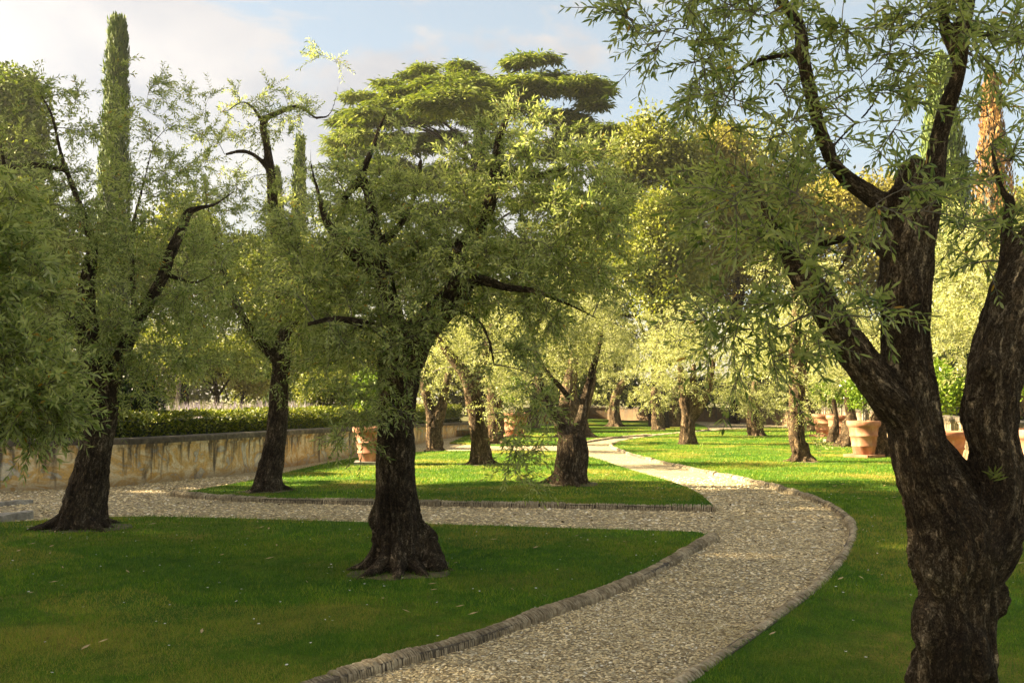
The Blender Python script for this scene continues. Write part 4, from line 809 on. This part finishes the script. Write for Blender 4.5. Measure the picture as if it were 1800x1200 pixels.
# ================================================================== OLIVES
# near right tree
olive((1690, 1200), [
    [(1690, 1420, 0, 84), (1688, 1330, 0, 70), (1682, 1250, 0, 65), (1680, 1180, 0, 62), (1684, 1110, 0, 58), (1680, 1040, 0, 62), (1678, 980, 0, 74), (1670, 930, 0, 70), (1645, 870, 0, 58), (1622, 810, 0, 50), (1608, 740, 0, 45), (1598, 660, 0, 42), (1592, 580, 0, 40), (1592, 500, 0, 43), (1596, 430, .0, 45), (1602, 375, .0, 46), (1606, 338, .0, 45)],
    [(1596, 735, -.02, 34), (1555, 690, -.05, 33), (1510, 628, -.05, 31), (1470, 570, -.03, 29), (1435, 515, 0, 26), (1405, 475, .05, 21), (1378, 430, .1, 13), (1352, 385, .15, 8), (1330, 340, .2, 5), (1305, 290, .25, 2.5), (1270, 240, .3, 1.5)],
    [(1590, 385, 0, 24), (1555, 362, .02, 19), (1525, 340, .04, 17), (1490, 315, .05, 15), (1462, 282, .05, 13), (1440, 220, .03, 12.5), (1422, 150, 0, 12.5), (1410, 90, 0, 12), (1405, 45, 0, 11), (1380, 10, .02, 10), (1350, -30, .05, 8)],
    [(1625, 370, 0, 27), (1640, 318, .03, 20), (1648, 260, .05, 17), (1665, 190, .05, 15), (1685, 130, .03, 13), (1690, 70, 0, 14), (1700, 10, 0, 13), (1712, -50, 0, 11)],
    [(1684, 105, .03, 13), (1662, 50, .03, 11), (1655, 0, 0, 9), (1650, -50, 0, 8)],
    [(1705, 960, 0, 66), (1738, 915, 0, 50), (1758, 860, 0, 42), (1752, 800, 0, 42), (1740, 740, 0, 46), (1746, 680, 0, 47), (1758, 610, 0, 45), (1776, 540, 0, 43), (1805, 470, 0, 42), (1850, 400, 0, 38), (1900, 330, 0, 30), (1930, 240, 0, 20), (1950, 140, 0, 12), (1990, 50, 0, 6)],
    [(1625, 760, .03, 22), (1665, 815, .04, 30), (1700, 870, .04, 34), (1722, 930, .02, 36)],
    [(1768, 520, 0, 16), (1768, 460, 0, 12), (1770, 400, .05, 10), (1776, 352, .08, 9), (1762, 335, .08, 6), (1742, 260, .1, 4)],
    [(1568, 455, -.02, 14), (1535, 430, -.03, 9), (1500, 418, -.03, 8), (1480, 419, 0, 8), (1440, 432, .05, 7), (1405, 447, .1, 5), (1388, 425, .15, 4)],
    [(1498, 420, -.02, 6), (1490, 450, -.1, 4.5), (1470, 480, -.15, 3)],
    [(1408, 97, 0, 7), (1370, 98, .05, 6), (1330, 108, .1, 5), (1290, 128, .15, 4), (1250, 120, .2, 3)],
    [(1430, 145, 0, 4), (1390, 143, -.1, 3.5), (1340, 150, -.2, 3), (1290, 140, -.2, 2.5)],
    [(1455, 272, 0, 5), (1480, 240, .1, 4), (1530, 190, .1, 3.5), (1560, 120, .1, 3)],
    [(1690, 62, 0, 7), (1740, 60, .1, 4.5), (1800, 48, .1, 4), (1850, 30, 0, 3)],
    [(1702, 1000, 0, 54), (1738, 985, 0, 40), (1768, 945, 0, 34)],
], [
    (1180, 60, 160, 70, -.1, .7, 30), (1330, 50, 140, 90, 0, .7, 40), (1500, 60, 130, 90, .1, .7, 34), (1650, 60, 130, 90, .1, .7, 36), (1320, 230, 100, 80, 0, .5, 22), (1480, 200, 100, 100, .2, .6, 18), (1320, 370, 100, 80, .1, .5, 38), (1375, 450, 90, 70, 0, .5, 22),
    (1290, 560, 90, 110, -.1, .4, 26), (1400, 600, 60, 90, -.3, .3, 8), (1230, 150, 80, 50, .2, .5, 8), (1740, 180, 80, 120, .3, .5, 22), (1560, 330, 90, 60, -.6, .25, 7), (1640, 380, 60, 60, -.7, .2, 4), (1780, 330, 50, 90, .2, .4, 12), (1700, 450, 60, 80, .3, .4, 10), (1560, 560, 70, 60, -.6, .2, 3), (1245, 400, 50, 70, .3, .4, 10)],
    'massive gnarled olive close on the right, its forked trunk filling the foreground', bark='bark_near', mat='olive_near', leaf=.05, K=16, per=5, slen=.21, voxel=.013, hi=True, seed=101, spread=1.25, amp=.85, keep=300, dens=.5, fine=.013, roots=5, depth=4.35, upper=.8, roothi=.6,
    knobs=[(1766, 928, -.03, 36), (1742, 1040, 0, 28), (1638, 1108, -.05, 36), (1690, 1160, -.08, 52), (1650, 1000, -.1, 26), (1738, 640, -.1, 16), (1640, 1180, 0, 40), (1606, 352, 0, 44)])
# a stray rosette of leaves rooted in the bark of the right stem
def bark_plant():
    c = P(1748, 838, 4.17); r = np.random.default_rng(5); root = thing('fern_rosette', 'small green rosette plant sprouting from the bark of the near right stem', 'plant', c); n = 16
    a = r.uniform(-1.3, 1.3, n); d = nrm(np.stack([np.sin(a) * .8, -.25 - .2 * r.uniform(0, 1, n), np.cos(a)], 1)); s = r.uniform(.03, .075, n); V, Q, A = leaf_quads(r.normal(0, .012, (n, 3)), d, nrm(np.array([0, -1, .3]) + r.normal(0, .3, (n, 3))), s, s * .14, r.uniform(.1, .5, n), True); link('leaves', mesh_quads('leaves', V, Q, A), M['green'], root)
bark_plant()
# centre tree
olive((705, 1003), [
    [(703, 1012, 0, 52), (703, 960, 0, 44), (698, 900, 0, 38), (695, 840, 0, 34), (695, 780, 0, 32), (697, 720, 0, 32), (702, 660, 0, 35), (700, 620, 0, 36), (690, 575, 0, 25), (680, 520, 0, 18), (672, 465, .05, 14), (660, 410, .1, 11), (650, 350, .1, 9), (638, 305, .1, 7), (655, 262, .1, 5), (668, 222, .1, 3.5), (684, 190, .1, 1.6)],
    [(712, 640, 0, 30), (728, 600, 0, 30), (752, 568, 0, 28), (785, 535, -.05, 25), (808, 505, -.1, 23), (802, 470, -.05, 17), (812, 430, 0, 14), (845, 390, .1, 13), (866, 340, .15, 12), (874, 285, .15, 11), (880, 235, .15, 8), (900, 190, .2, 4), (914, 160, .2, 2), (926, 135, .2, 1)],
    [(668, 478, .05, 14), (645, 462, .05, 14), (618, 440, 0, 12), (592, 415, -.05, 10), (572, 385, -.1, 7), (560, 340, -.1, 4), (548, 295, -.1, 2.5), (546, 260, -.1, 1.2)],
    [(806, 500, -.1, 15), (845, 492, -.2, 10), (890, 505, -.3, 7.5), (940, 512, -.3, 5.5), (1000, 535, -.2, 3.5), (1050, 560, -.2, 2)],
    [(870, 320, .15, 8), (905, 306, .1, 7), (950, 308, 0, 5), (1010, 290, 0, 3)],
    [(640, 310, .1, 8), (615, 335, .1, 7), (600, 360, .2, 5)],
    [(660, 430, .1, 9), (700, 400, .4, 7), (730, 340, .5, 5), (740, 280, .5, 4)],
    [(808, 548, -.2, 4), (840, 562, -.3, 3.5), (860, 600, -.35, 3), (868, 640, -.35, 2.5)],
    [(690, 590, -.1, 12), (640, 570, -.5, 8), (590, 560, -.8, 6), (540, 570, -1, 4)],
], [
    (640, 330, 80, 80, .1, .8, 30), (600, 440, 110, 90, 0, .9, 85), (700, 400, 110, 90, .2, 1.0, 70), (790, 350, 90, 80, .3, 1.0, 38), (930, 300, 130, 90, .2, 1.0, 95), (1040, 340, 80, 90, .1, .7, 50), (930, 420, 170, 80, 0, 1.1, 130), (1050, 450, 90, 80, -.1, .7, 50), (860, 500, 150, 60, -.2, .9, 75), (760, 470, 100, 60, 0, .9, 50),
    (580, 560, 90, 90, -.4, .7, 65), (650, 640, 70, 90, -.5, .4, 40), (620, 730, 60, 60, -.4, .35, 14), (920, 240, 70, 60, .2, .6, 20), (720, 250, 90, 40, .4, .7, 8), (700, 700, 30, 60, -.5, .12, 5), (960, 560, 60, 60, -.3, .5, 20), (890, 640, 60, 60, -.5, .4, 9), (950, 700, 45, 60, -.5, .3, 8), (900, 790, 45, 50, -.5, .2, 9), (940, 850, 22, 40, -.6, .12, 3), (975, 700, 30, 26, -.5, .15, 2), (545, 470, 60, 90, -.2, .6, 26), (720, 560, 60, 60, -.5, .4, 20)],
    'dark-trunked olive with splayed roots on the near lawn, left of centre', leaf=.058, K=16, per=6, dens=.76, slen=.23, voxel=.016, seed=102, spread=2.0, amp=.9, fine=.011, roots=8, knobs=[(680, 822, 0, 16), (668, 905, 0, 20), (762, 985, -.1, 22), (738, 965, 0, 28)], roothi=1.1)
# left tree
olive((150, 930), [
    [(142, 936, 0, 46), (146, 900, 0, 36), (158, 850, 0, 30), (166, 800, 0, 27), (176, 750, 0, 26), (182, 710, 0, 25), (172, 665, 0, 24), (160, 610, 0, 20), (150, 550, 0, 17), (155, 490, 0, 14), (162, 430, 0, 9), (140, 360, 0, 6), (110, 280, 0, 4), (90, 200, 0, 3), (60, 150, 0, 1.5)],
    [(182, 715, 0, 16), (215, 620, .1, 13), (248, 555, .2, 11), (282, 495, .2, 10), (298, 450, .2, 9.5), (318, 405, .2, 9), (330, 375, .2, 8), (348, 366, .2, 5), (380, 358, .3, 3), (420, 330, .3, 1.5)],
    [(290, 480, .2, 6), (320, 492, .1, 3.5), (350, 495, 0, 2.5), (390, 470, 0, 1.5)],
    [(238, 570, .2, 6), (232, 480, .3, 5), (234, 400, .3, 4), (248, 340, .4, 3), (270, 250, .4, 1.5)],
    [(155, 600, 0, 10), (110, 530, -.3, 8), (60, 450, -.4, 7), (20, 350, -.4, 5), (0, 250, -.4, 3)],
    [(120, 300, 0, 5), (60, 290, -.1, 5), (0, 300, -.2, 5)],
], [
    (90, 230, 110, 90, 0, .9, 36), (210, 200, 110, 90, .2, .8, 24), (280, 280, 90, 80, .3, .8, 26), (60, 380, 120, 110, -.2, 1.1, 90), (160, 480, 140, 110, 0, 1.2, 110), (300, 470, 110, 100, .2, 1.0, 80), (90, 590, 120, 80, -.3, 1.0, 75), (230, 600, 130, 80, 0, 1.0, 80), (330, 610, 70, 80, .2, .7, 36), (250, 690, 60, 50, -.2, .5, 16), (90, 130, 60, 40, 0, .4, 6), (320, 360, 80, 60, .4, .6, 26), (180, 350, 90, 80, .2, .8, 36)],
    'leaning dark olive with a flared foot before the ochre wall, far left', leaf=.064, K=16, per=6, dens=.68, slen=.27, voxel=.02, seed=103, spread=1.9, amp=.7, roots=7, fine=.011, knobs=[(138, 850, 0, 18), (128, 890, 0, 18), (160, 745, 0, 14)])
# second left tree
olive((472, 864), [
    [(470, 868, 0, 29), (473, 840, 0, 23), (480, 800, 0, 20), (486, 760, 0, 18), (489, 720, 0, 17), (491, 680, 0, 16), (495, 630, 0, 15), (496, 560, 0, 11), (490, 470, 0, 9.5), (482, 390, 0, 9), (476, 310, 0, 8.5), (469, 255, 0, 7), (463, 215, 0, 6.5), (490, 198, 0, 5), (525, 188, 0, 4), (555, 208, 0, 2.5)],
    [(475, 300, 0, 5), (450, 275, 0, 4), (425, 266, 0, 4), (395, 272, 0, 3)],
    [(463, 218, 0, 4), (445, 190, 0, 3), (425, 180, 0, 2), (400, 195, 0, 2)],
    [(495, 600, 0, 9), (540, 520, .2, 8), (575, 440, .3, 6), (600, 380, .3, 4), (612, 330, .3, 2.2), (628, 290, .3, 1.2)],
    [(492, 640, 0, 9), (440, 580, -.2, 8), (400, 500, -.2, 6), (380, 430, -.2, 4), (368, 375, -.2, 2.2), (350, 330, -.2, 1.2)],
    [(555, 208, 0, 3), (580, 200, 0, 2), (595, 150, 0, 1.6), (600, 100, 0, 1.2)],
], [
    (430, 200, 90, 60, 0, .7, 22), (370, 200, 60, 50, 0, .5, 12), (520, 230, 80, 60, 0, .7, 16), (380, 290, 70, 60, 0, .7, 18), (440, 400, 90, 90, 0, 1.0, 60), (560, 380, 90, 90, .2, 1.0, 66), (400, 500, 90, 80, -.1, 1.0, 66), (520, 520, 110, 90, 0, 1.2, 96), (390, 590, 90, 80, -.2, 1.0, 60), (500, 630, 100, 70, 0, 1.0, 60), (590, 650, 70, 60, .2, .8, 36), (600, 560, 80, 80, .2, .9, 50), (560, 110, 30, 40, 0, .3, 4), (350, 400, 60, 70, 0, .7, 26)],
    'slim dark olive on the left tip of the middle lawn, one bent bare limb', leaf=.075, K=16, per=6, dens=.74, slen=.32, voxel=.025, seed=104, spread=1.9, amp=.6, roots=6)
# tree standing just outside the left edge, its boughs reach in
olive((-330, 1090), [
    [(-330, 1110, 0, 70), (-320, 980, 0, 50), (-300, 850, 0, 45), (-270, 720, 0, 40), (-240, 600, 0, 30), (-180, 450, 0, 20), (-100, 330, 0, 12), (-20, 280, 0, 6)],
    [(-270, 720, 0, 24), (-180, 640, 0, 16), (-80, 600, 0, 10), (0, 610, 0, 6), (60, 650, 0, 3)],
    [(-280, 760, 0, 18), (-180, 720, 0, 12), (-80, 710, -.1, 8), (10, 730, -.1, 4)],
], [(20, 640, 100, 80, 0, .5, 42), (30, 730, 90, 60, 0, .45, 40), (0, 500, 100, 90, .2, .5, 50), (-20, 380, 80, 90, .2, .5, 40), (-120, 500, 110, 160, 0, .7, 40), (90, 690, 50, 60, -.1, .3, 8)],
    'olive boughs hanging in at the left edge of the photo, trunk out of frame', leaf=.07, K=16, per=6, slen=.24, voxel=.04, seed=105, roots=4, hi=True)
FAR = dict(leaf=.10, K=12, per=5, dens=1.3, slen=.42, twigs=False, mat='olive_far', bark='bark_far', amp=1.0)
def far(base, limbs, blobs, label, seed, **k):
    a = dict(FAR); a.update(k); return olive(base, limbs, blobs, label, seed=seed, group='sunlit olive trees on the far lawns', **a)

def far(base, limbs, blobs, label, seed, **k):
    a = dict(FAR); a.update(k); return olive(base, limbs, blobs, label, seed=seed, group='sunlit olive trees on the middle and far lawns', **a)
far((1000, 852), [
    [(1000, 856, 0, 34), (1003, 830, 0, 28), (1006, 800, 0, 28), (1006, 775, 0, 25), (1004, 762, 0, 20)],
    [(998, 768, 0, 15), (982, 742, -.05, 11), (965, 715, -.1, 9.5), (951, 685, -.1, 9), (944, 650, -.1, 7), (940, 610, 0, 5), (930, 560, 0, 3)],
    [(1012, 768, 0, 15), (1022, 735, .1, 10), (1030, 695, .1, 8), (1040, 655, .1, 6.5), (1050, 620, .1, 5), (1060, 580, .1, 3)],
    [(1000, 700, .2, 6), (985, 680, 0, 5), (962, 655, -.1, 4), (945, 625, -.1, 4)],
], [(930, 580, 70, 60, 0, .9, 32), (1040, 570, 80, 60, .2, 1.0, 40), (985, 540, 90, 50, 0, 1.0, 36), (890, 650, 50, 50, -.2, .7, 14), (1010, 620, 60, 50, .1, .8, 18)],
    'olive forking into a Y at waist height, with spreading roots on the middle lawn', 106, voxel=.025, leaf=.075, K=16, bark='bark_near', spread=1.8, amp=.55, roots=6)
far((845, 817), [
    [(846, 821, 0, 22), (845, 795, 0, 18), (842, 760, 0, 16), (837, 720, 0, 16), (830, 690, 0, 14), (815, 655, 0, 10), (795, 628, 0, 9), (772, 600, 0, 7), (755, 575, 0, 4)],
    [(832, 690, 0, 10), (840, 660, 0, 8), (850, 630, 0, 9), (858, 600, 0, 8), (865, 570, 0, 5)],
], [(770, 600, 70, 60, 0, 1.0, 34), (850, 580, 80, 60, .1, 1.2, 40), (900, 620, 60, 60, 0, .9, 26), (800, 550, 80, 40, 0, 1.0, 20), (885, 700, 40, 50, -.2, .6, 12)],
    'sunlit olive leaning left with a broad rooty foot, on the middle lawn', 107, voxel=.035, spread=2.0, roots=6, leaf=.085)
far((765, 792), [
    [(764, 795, 0, 15), (763, 770, 0, 14), (762, 745, 0, 13), (756, 720, 0, 9), (750, 695, 0, 9), (744, 660, 0, 7)],
    [(766, 745, 0, 12), (776, 715, 0, 10), (782, 690, 0, 8), (788, 655, 0, 6)],
], [(745, 650, 45, 50, 0, .9, 22), (785, 640, 50, 50, 0, .9, 24), (760, 600, 60, 40, 0, 1.0, 20)],
    'short twin-stemmed olive between the centre trunk and the leaning olive', 108, voxel=.04, spread=1.3, roots=5)
far((868, 780), [
    [(868, 783, 0, 18), (870, 760, 0, 16), (872, 735, 0, 15), (868, 700, 0, 12), (862, 660, 0, 8)],
], [(865, 650, 50, 50, 0, 1.2, 28), (900, 670, 40, 40, 0, 1.0, 20), (880, 610, 60, 40, .3, 1.2, 26)],
    'pale lumpy olive trunk just right of the leaning olive, partly behind twigs', 109, voxel=.05, spread=1.7)
far((937, 752), [
    [(937, 754, 0, 10), (938, 735, 0, 9), (940, 715, 0, 9), (938, 690, 0, 7), (940, 660, 0, 5)],
], [(930, 650, 50, 45, 0, 1.6, 26), (965, 660, 40, 40, 0, 1.4, 20), (940, 690, 45, 24, 0, 1.2, 14)],
    'small distant olive left of the Y-forked olive, between two pots', 110, voxel=.06, leaf=.13, spread=1.9)
far((1012, 768), [
    [(1014, 771, 0, 26), (1008, 745, 0, 22), (1002, 715, 0, 19), (1000, 685, 0, 14), (1006, 650, 0, 10), (1012, 615, 0, 8)],
    [(1018, 745, 0, 12), (1030, 710, .1, 9), (1040, 670, .1, 7), (1045, 630, 0, 5)],
], [(1010, 600, 80, 60, 0, 1.5, 46), (1070, 610, 60, 60, .3, 1.3, 36), (1020, 550, 70, 40, 0, 1.3, 26)],
    'knotted golden olive trunk directly behind the Y-forked olive', 111, voxel=.05, spread=1.9, leaf=.11)
far((1081, 750), [
    [(1081, 752, 0, 12), (1081, 735, 0, 10), (1080, 715, 0, 9), (1085, 690, 0, 8), (1100, 665, 0, 6)],
], [(1080, 640, 60, 60, 0, 1.8, 40), (1110, 620, 50, 50, .3, 1.6, 30), (1060, 590, 60, 40, 0, 1.6, 24), (1075, 690, 45, 26, 0, 1.2, 20)],
    'far olive with a round flared foot left of the path bend, before the brown wall', 112, voxel=.06, leaf=.13, spread=2.0, roots=8)
far((1157, 756), [
    [(1157, 758, 0, 12), (1157, 742, 0, 11), (1156, 725, 0, 10), (1152, 705, 0, 9), (1150, 680, 0, 6)],
], [(1150, 650, 50, 60, 0, 1.5, 40), (1150, 590, 50, 40, 0, 1.5, 22), (1145, 700, 42, 24, 0, 1.2, 22)],
    'knobbly far olive stump-like trunk at the outer side of the path bend', 113, voxel=.055, leaf=.13, spread=1.4)
far((1187, 750), [
    [(1187, 752, 0, 12), (1188, 738, 0, 11), (1186, 722, 0, 11), (1188, 700, 0, 8), (1190, 670, 0, 6)],
], [(1195, 650, 45, 50, 0, 1.6, 28), (1190, 600, 45, 35, 0, 1.5, 20), (1195, 700, 40, 22, 0, 1.2, 14)],
    'twisted far olive close behind the sunlit double-forked olive', 114, voxel=.06, leaf=.13, spread=1.4)
far((1208, 781), [
    [(1208, 784, 0, 16), (1208, 765, 0, 13), (1209, 745, 0, 12), (1208, 725, 0, 10), (1203, 700, 0, 10), (1199, 670, 0, 7), (1195, 640, 0, 5)],
    [(1212, 735, 0, 11), (1220, 705, 0, 9), (1218, 670, 0, 6), (1220, 640, 0, 4)],
    [(1216, 735, 0, 9), (1232, 712, 0, 8), (1243, 690, 0, 7), (1249, 662, 0, 6), (1255, 630, 0, 4)],
], [(1195, 620, 70, 60, 0, 1.4, 46), (1250, 630, 60, 60, 0, 1.2, 40), (1220, 570, 80, 40, 0, 1.5, 34), (1165, 665, 30, 40, -.3, .8, 12), (1200, 680, 30, 20, -.5, .5, 5), (1260, 690, 40, 28, .2, .8, 12)],
    'sunlit olive with several upright forks on the right lawn beside the path bend', 115, voxel=.045, spread=1.3)
far((1329, 766), [
    [(1329, 768, 0, 13), (1328, 750, 0, 13), (1325, 735, 0, 12), (1325, 710, 0, 10), (1330, 670, 0, 8)],
], [(1320, 700, 52, 42, -.3, 1.0, 44), (1350, 700, 40, 36, 0, 1.0, 24), (1320, 620, 70, 50, 0, 1.5, 40), (1290, 660, 40, 40, 0, 1.0, 18), (1350, 560, 70, 50, 0, 1.5, 30)],
    'low olive whose crown hangs nearly to its stout foot, mid right lawn', 116, voxel=.05, spread=1.4)
far((1412, 812), [
    [(1411, 816, 0, 21), (1406, 795, 0, 15), (1401, 770, 0, 13), (1400, 735, 0, 14), (1401, 700, 0, 14), (1400, 650, 0, 12), (1397, 600, 0, 10), (1400, 550, 0, 8), (1395, 500, 0, 6)],
    [(1401, 690, 0, 8), (1412, 640, .1, 7), (1420, 590, .1, 6), (1440, 540, .1, 4)],
], [(1390, 560, 80, 60, 0, 1.2, 46), (1440, 600, 60, 70, .2, 1.1, 40), (1350, 610, 60, 60, 0, 1.0, 30), (1400, 480, 90, 50, 0, 1.2, 36), (1400, 700, 26, 50, -.3, .3, 10), (1460, 520, 60, 60, .2, 1.0, 24), (1425, 778, 14, 12, -.1, .15, 3)],
    'tall thin olive with a long root spur, right lawn, left of the pots', 117, voxel=.035, spread=2.1, roots=6, leaf=.085)
far((1424, 757), [
    [(1424, 759, 0, 13), (1423, 742, 0, 10), (1421, 722, 0, 10), (1417, 700, 0, 8), (1412, 675, 0, 6), (1420, 640, 0, 5)],
], [(1425, 660, 45, 45, 0, 1.2, 26), (1460, 640, 50, 50, 0, 1.4, 30), (1440, 700, 36, 26, 0, 1.0, 12)],
    'slender S-bent distant olive left of the first pot in the right-hand row', 118, voxel=.05, leaf=.12, spread=1.6)
far((1494, 785), [
    [(1493, 788, 0, 26), (1495, 770, 0, 17), (1496, 750, 0, 12), (1496, 730, 0, 9), (1492, 705, 0, 8), (1490, 680, 0, 7)],
], [(1490, 640, 60, 50, 0, 1.2, 40), (1530, 610, 60, 60, .3, 1.2, 40), (1470, 580, 70, 50, .3, 1.3, 30)],
    'olive with a wide stony root mound between the second and third pots', 119, voxel=.045, spread=1.9, roots=9, amp=1.3)
far((1463, 778), [
    [(1463, 780, 0, 11), (1465, 768, 0, 9), (1468, 755, 0, 7), (1470, 735, 0, 5), (1465, 700, 0, 4)],
], [(1460, 640, 45, 40, .5, 1.0, 20), (1440, 690, 26, 20, .2, .6, 6)],
    'sprawling root foot of an olive before the first two pots at the right', 120, voxel=.05, spread=2.2, amp=1.3)
far((1544, 803), [
    [(1545, 806, 0, 21), (1542, 785, 0, 19), (1540, 765, 0, 17), (1545, 740, 0, 15), (1555, 710, 0, 12), (1565, 680, 0, 9)],
], [(1560, 620, 60, 60, 0, 1.2, 40), (1640, 560, 80, 70, .5, 1.2, 50), (1690, 480, 90, 80, .5, 1.3, 60), (1650, 400, 80, 50, .5, 1.2, 36), (1720, 600, 60, 80, .5, 1.0, 40)],
    'burled hollow olive trunk immediately right of the tall banded pot', 121, voxel=.04, spread=1.4, amp=1.5)
far((1716, 872), [
    [(1716, 876, 0, 20), (1715, 850, 0, 17), (1716, 820, 0, 15), (1722, 780, 0, 14), (1730, 720, 0, 12), (1745, 640, 0, 9), (1750, 560, 0, 7)],
], [(1760, 520, 70, 90, 0, 1.2, 46), (1700, 520, 60, 70, .2, 1.0, 30), (1800, 430, 70, 80, 0, 1.2, 36), (1690, 620, 45, 60, .2, .8, 20), (1800, 600, 50, 80, 0, 1.0, 24)],
    'olive trunk mostly hidden behind the right stem of the massive near olive', 122, voxel=.035, spread=1.3, leaf=.085)
# ================================================================== tall evergreens left of the view: they shade the near half of the garden
for i, (x, y) in enumerate(((-33, 14.2), (-35, 6.5), (-33, -1.5))):
    r = np.random.default_rng(200 + i); b = np.array([x, y, 0.]); root = thing('evergreen_oak', 'tall dark evergreen oak left of the view, standing %s' % ['beside the wall', 'abreast of the near lawn', 'abreast of the viewer', 'behind the viewer', 'farthest behind the viewer'][i], 'oak tree', b, 'row of tall evergreen oaks left of the view')
    n = 420; u = nrm(r.normal(size=(n, 3))) * (r.uniform(0, 1, (n, 1)) ** .35); C = u * np.array([5.2, 5.0, 11.5]) + np.array([0, 0, 14.5]); V, Q, A = clump_leaves(C, r.uniform(.9, 1.6, n), 24, .72, r); link('foliage', mesh_quads('foliage', V, Q, A), M['dark'], root, kind='stuff')
    v, f = tube(np.array([(0, 0, -.1), (0, .2, 5), (0, 0, 12)]), np.array([.5, .4, .25]), 10); mb = MB(); mb.add(v, f); o = mb.build('trunk', M['bark_dark'], root, smooth=True)
print('TRIS', sum(sum(len(p.vertices) - 2 for p in o.data.polygons) if len(o.data.polygons) < 2000 else len(o.data.loops) - 2 * len(o.data.polygons) for o in bpy.data.objects if o.type == 'MESH'))

# ================================================================== the evening air: thin even haze round the whole garden
def haze():
    m = MB(); m.box((0, 260, 14.5), (860, 780, 31.0)); o = m.build('haze', None, kind='stuff')
    mt = bpy.data.materials.new('haze_air'); mt.use_nodes = True; N = mt.node_tree.nodes; L = mt.node_tree.links; N.clear()
    out = N.new('ShaderNodeOutputMaterial'); pv = N.new('ShaderNodeVolumePrincipled'); pv.inputs['Color'].default_value = (.95, .93, .88, 1); pv.inputs['Density'].default_value = HAZE; pv.inputs['Anisotropy'].default_value = .45
    L.new(pv.outputs[0], out.inputs['Volume']); o.data.materials.append(mt)
HAZE = .0004
haze()
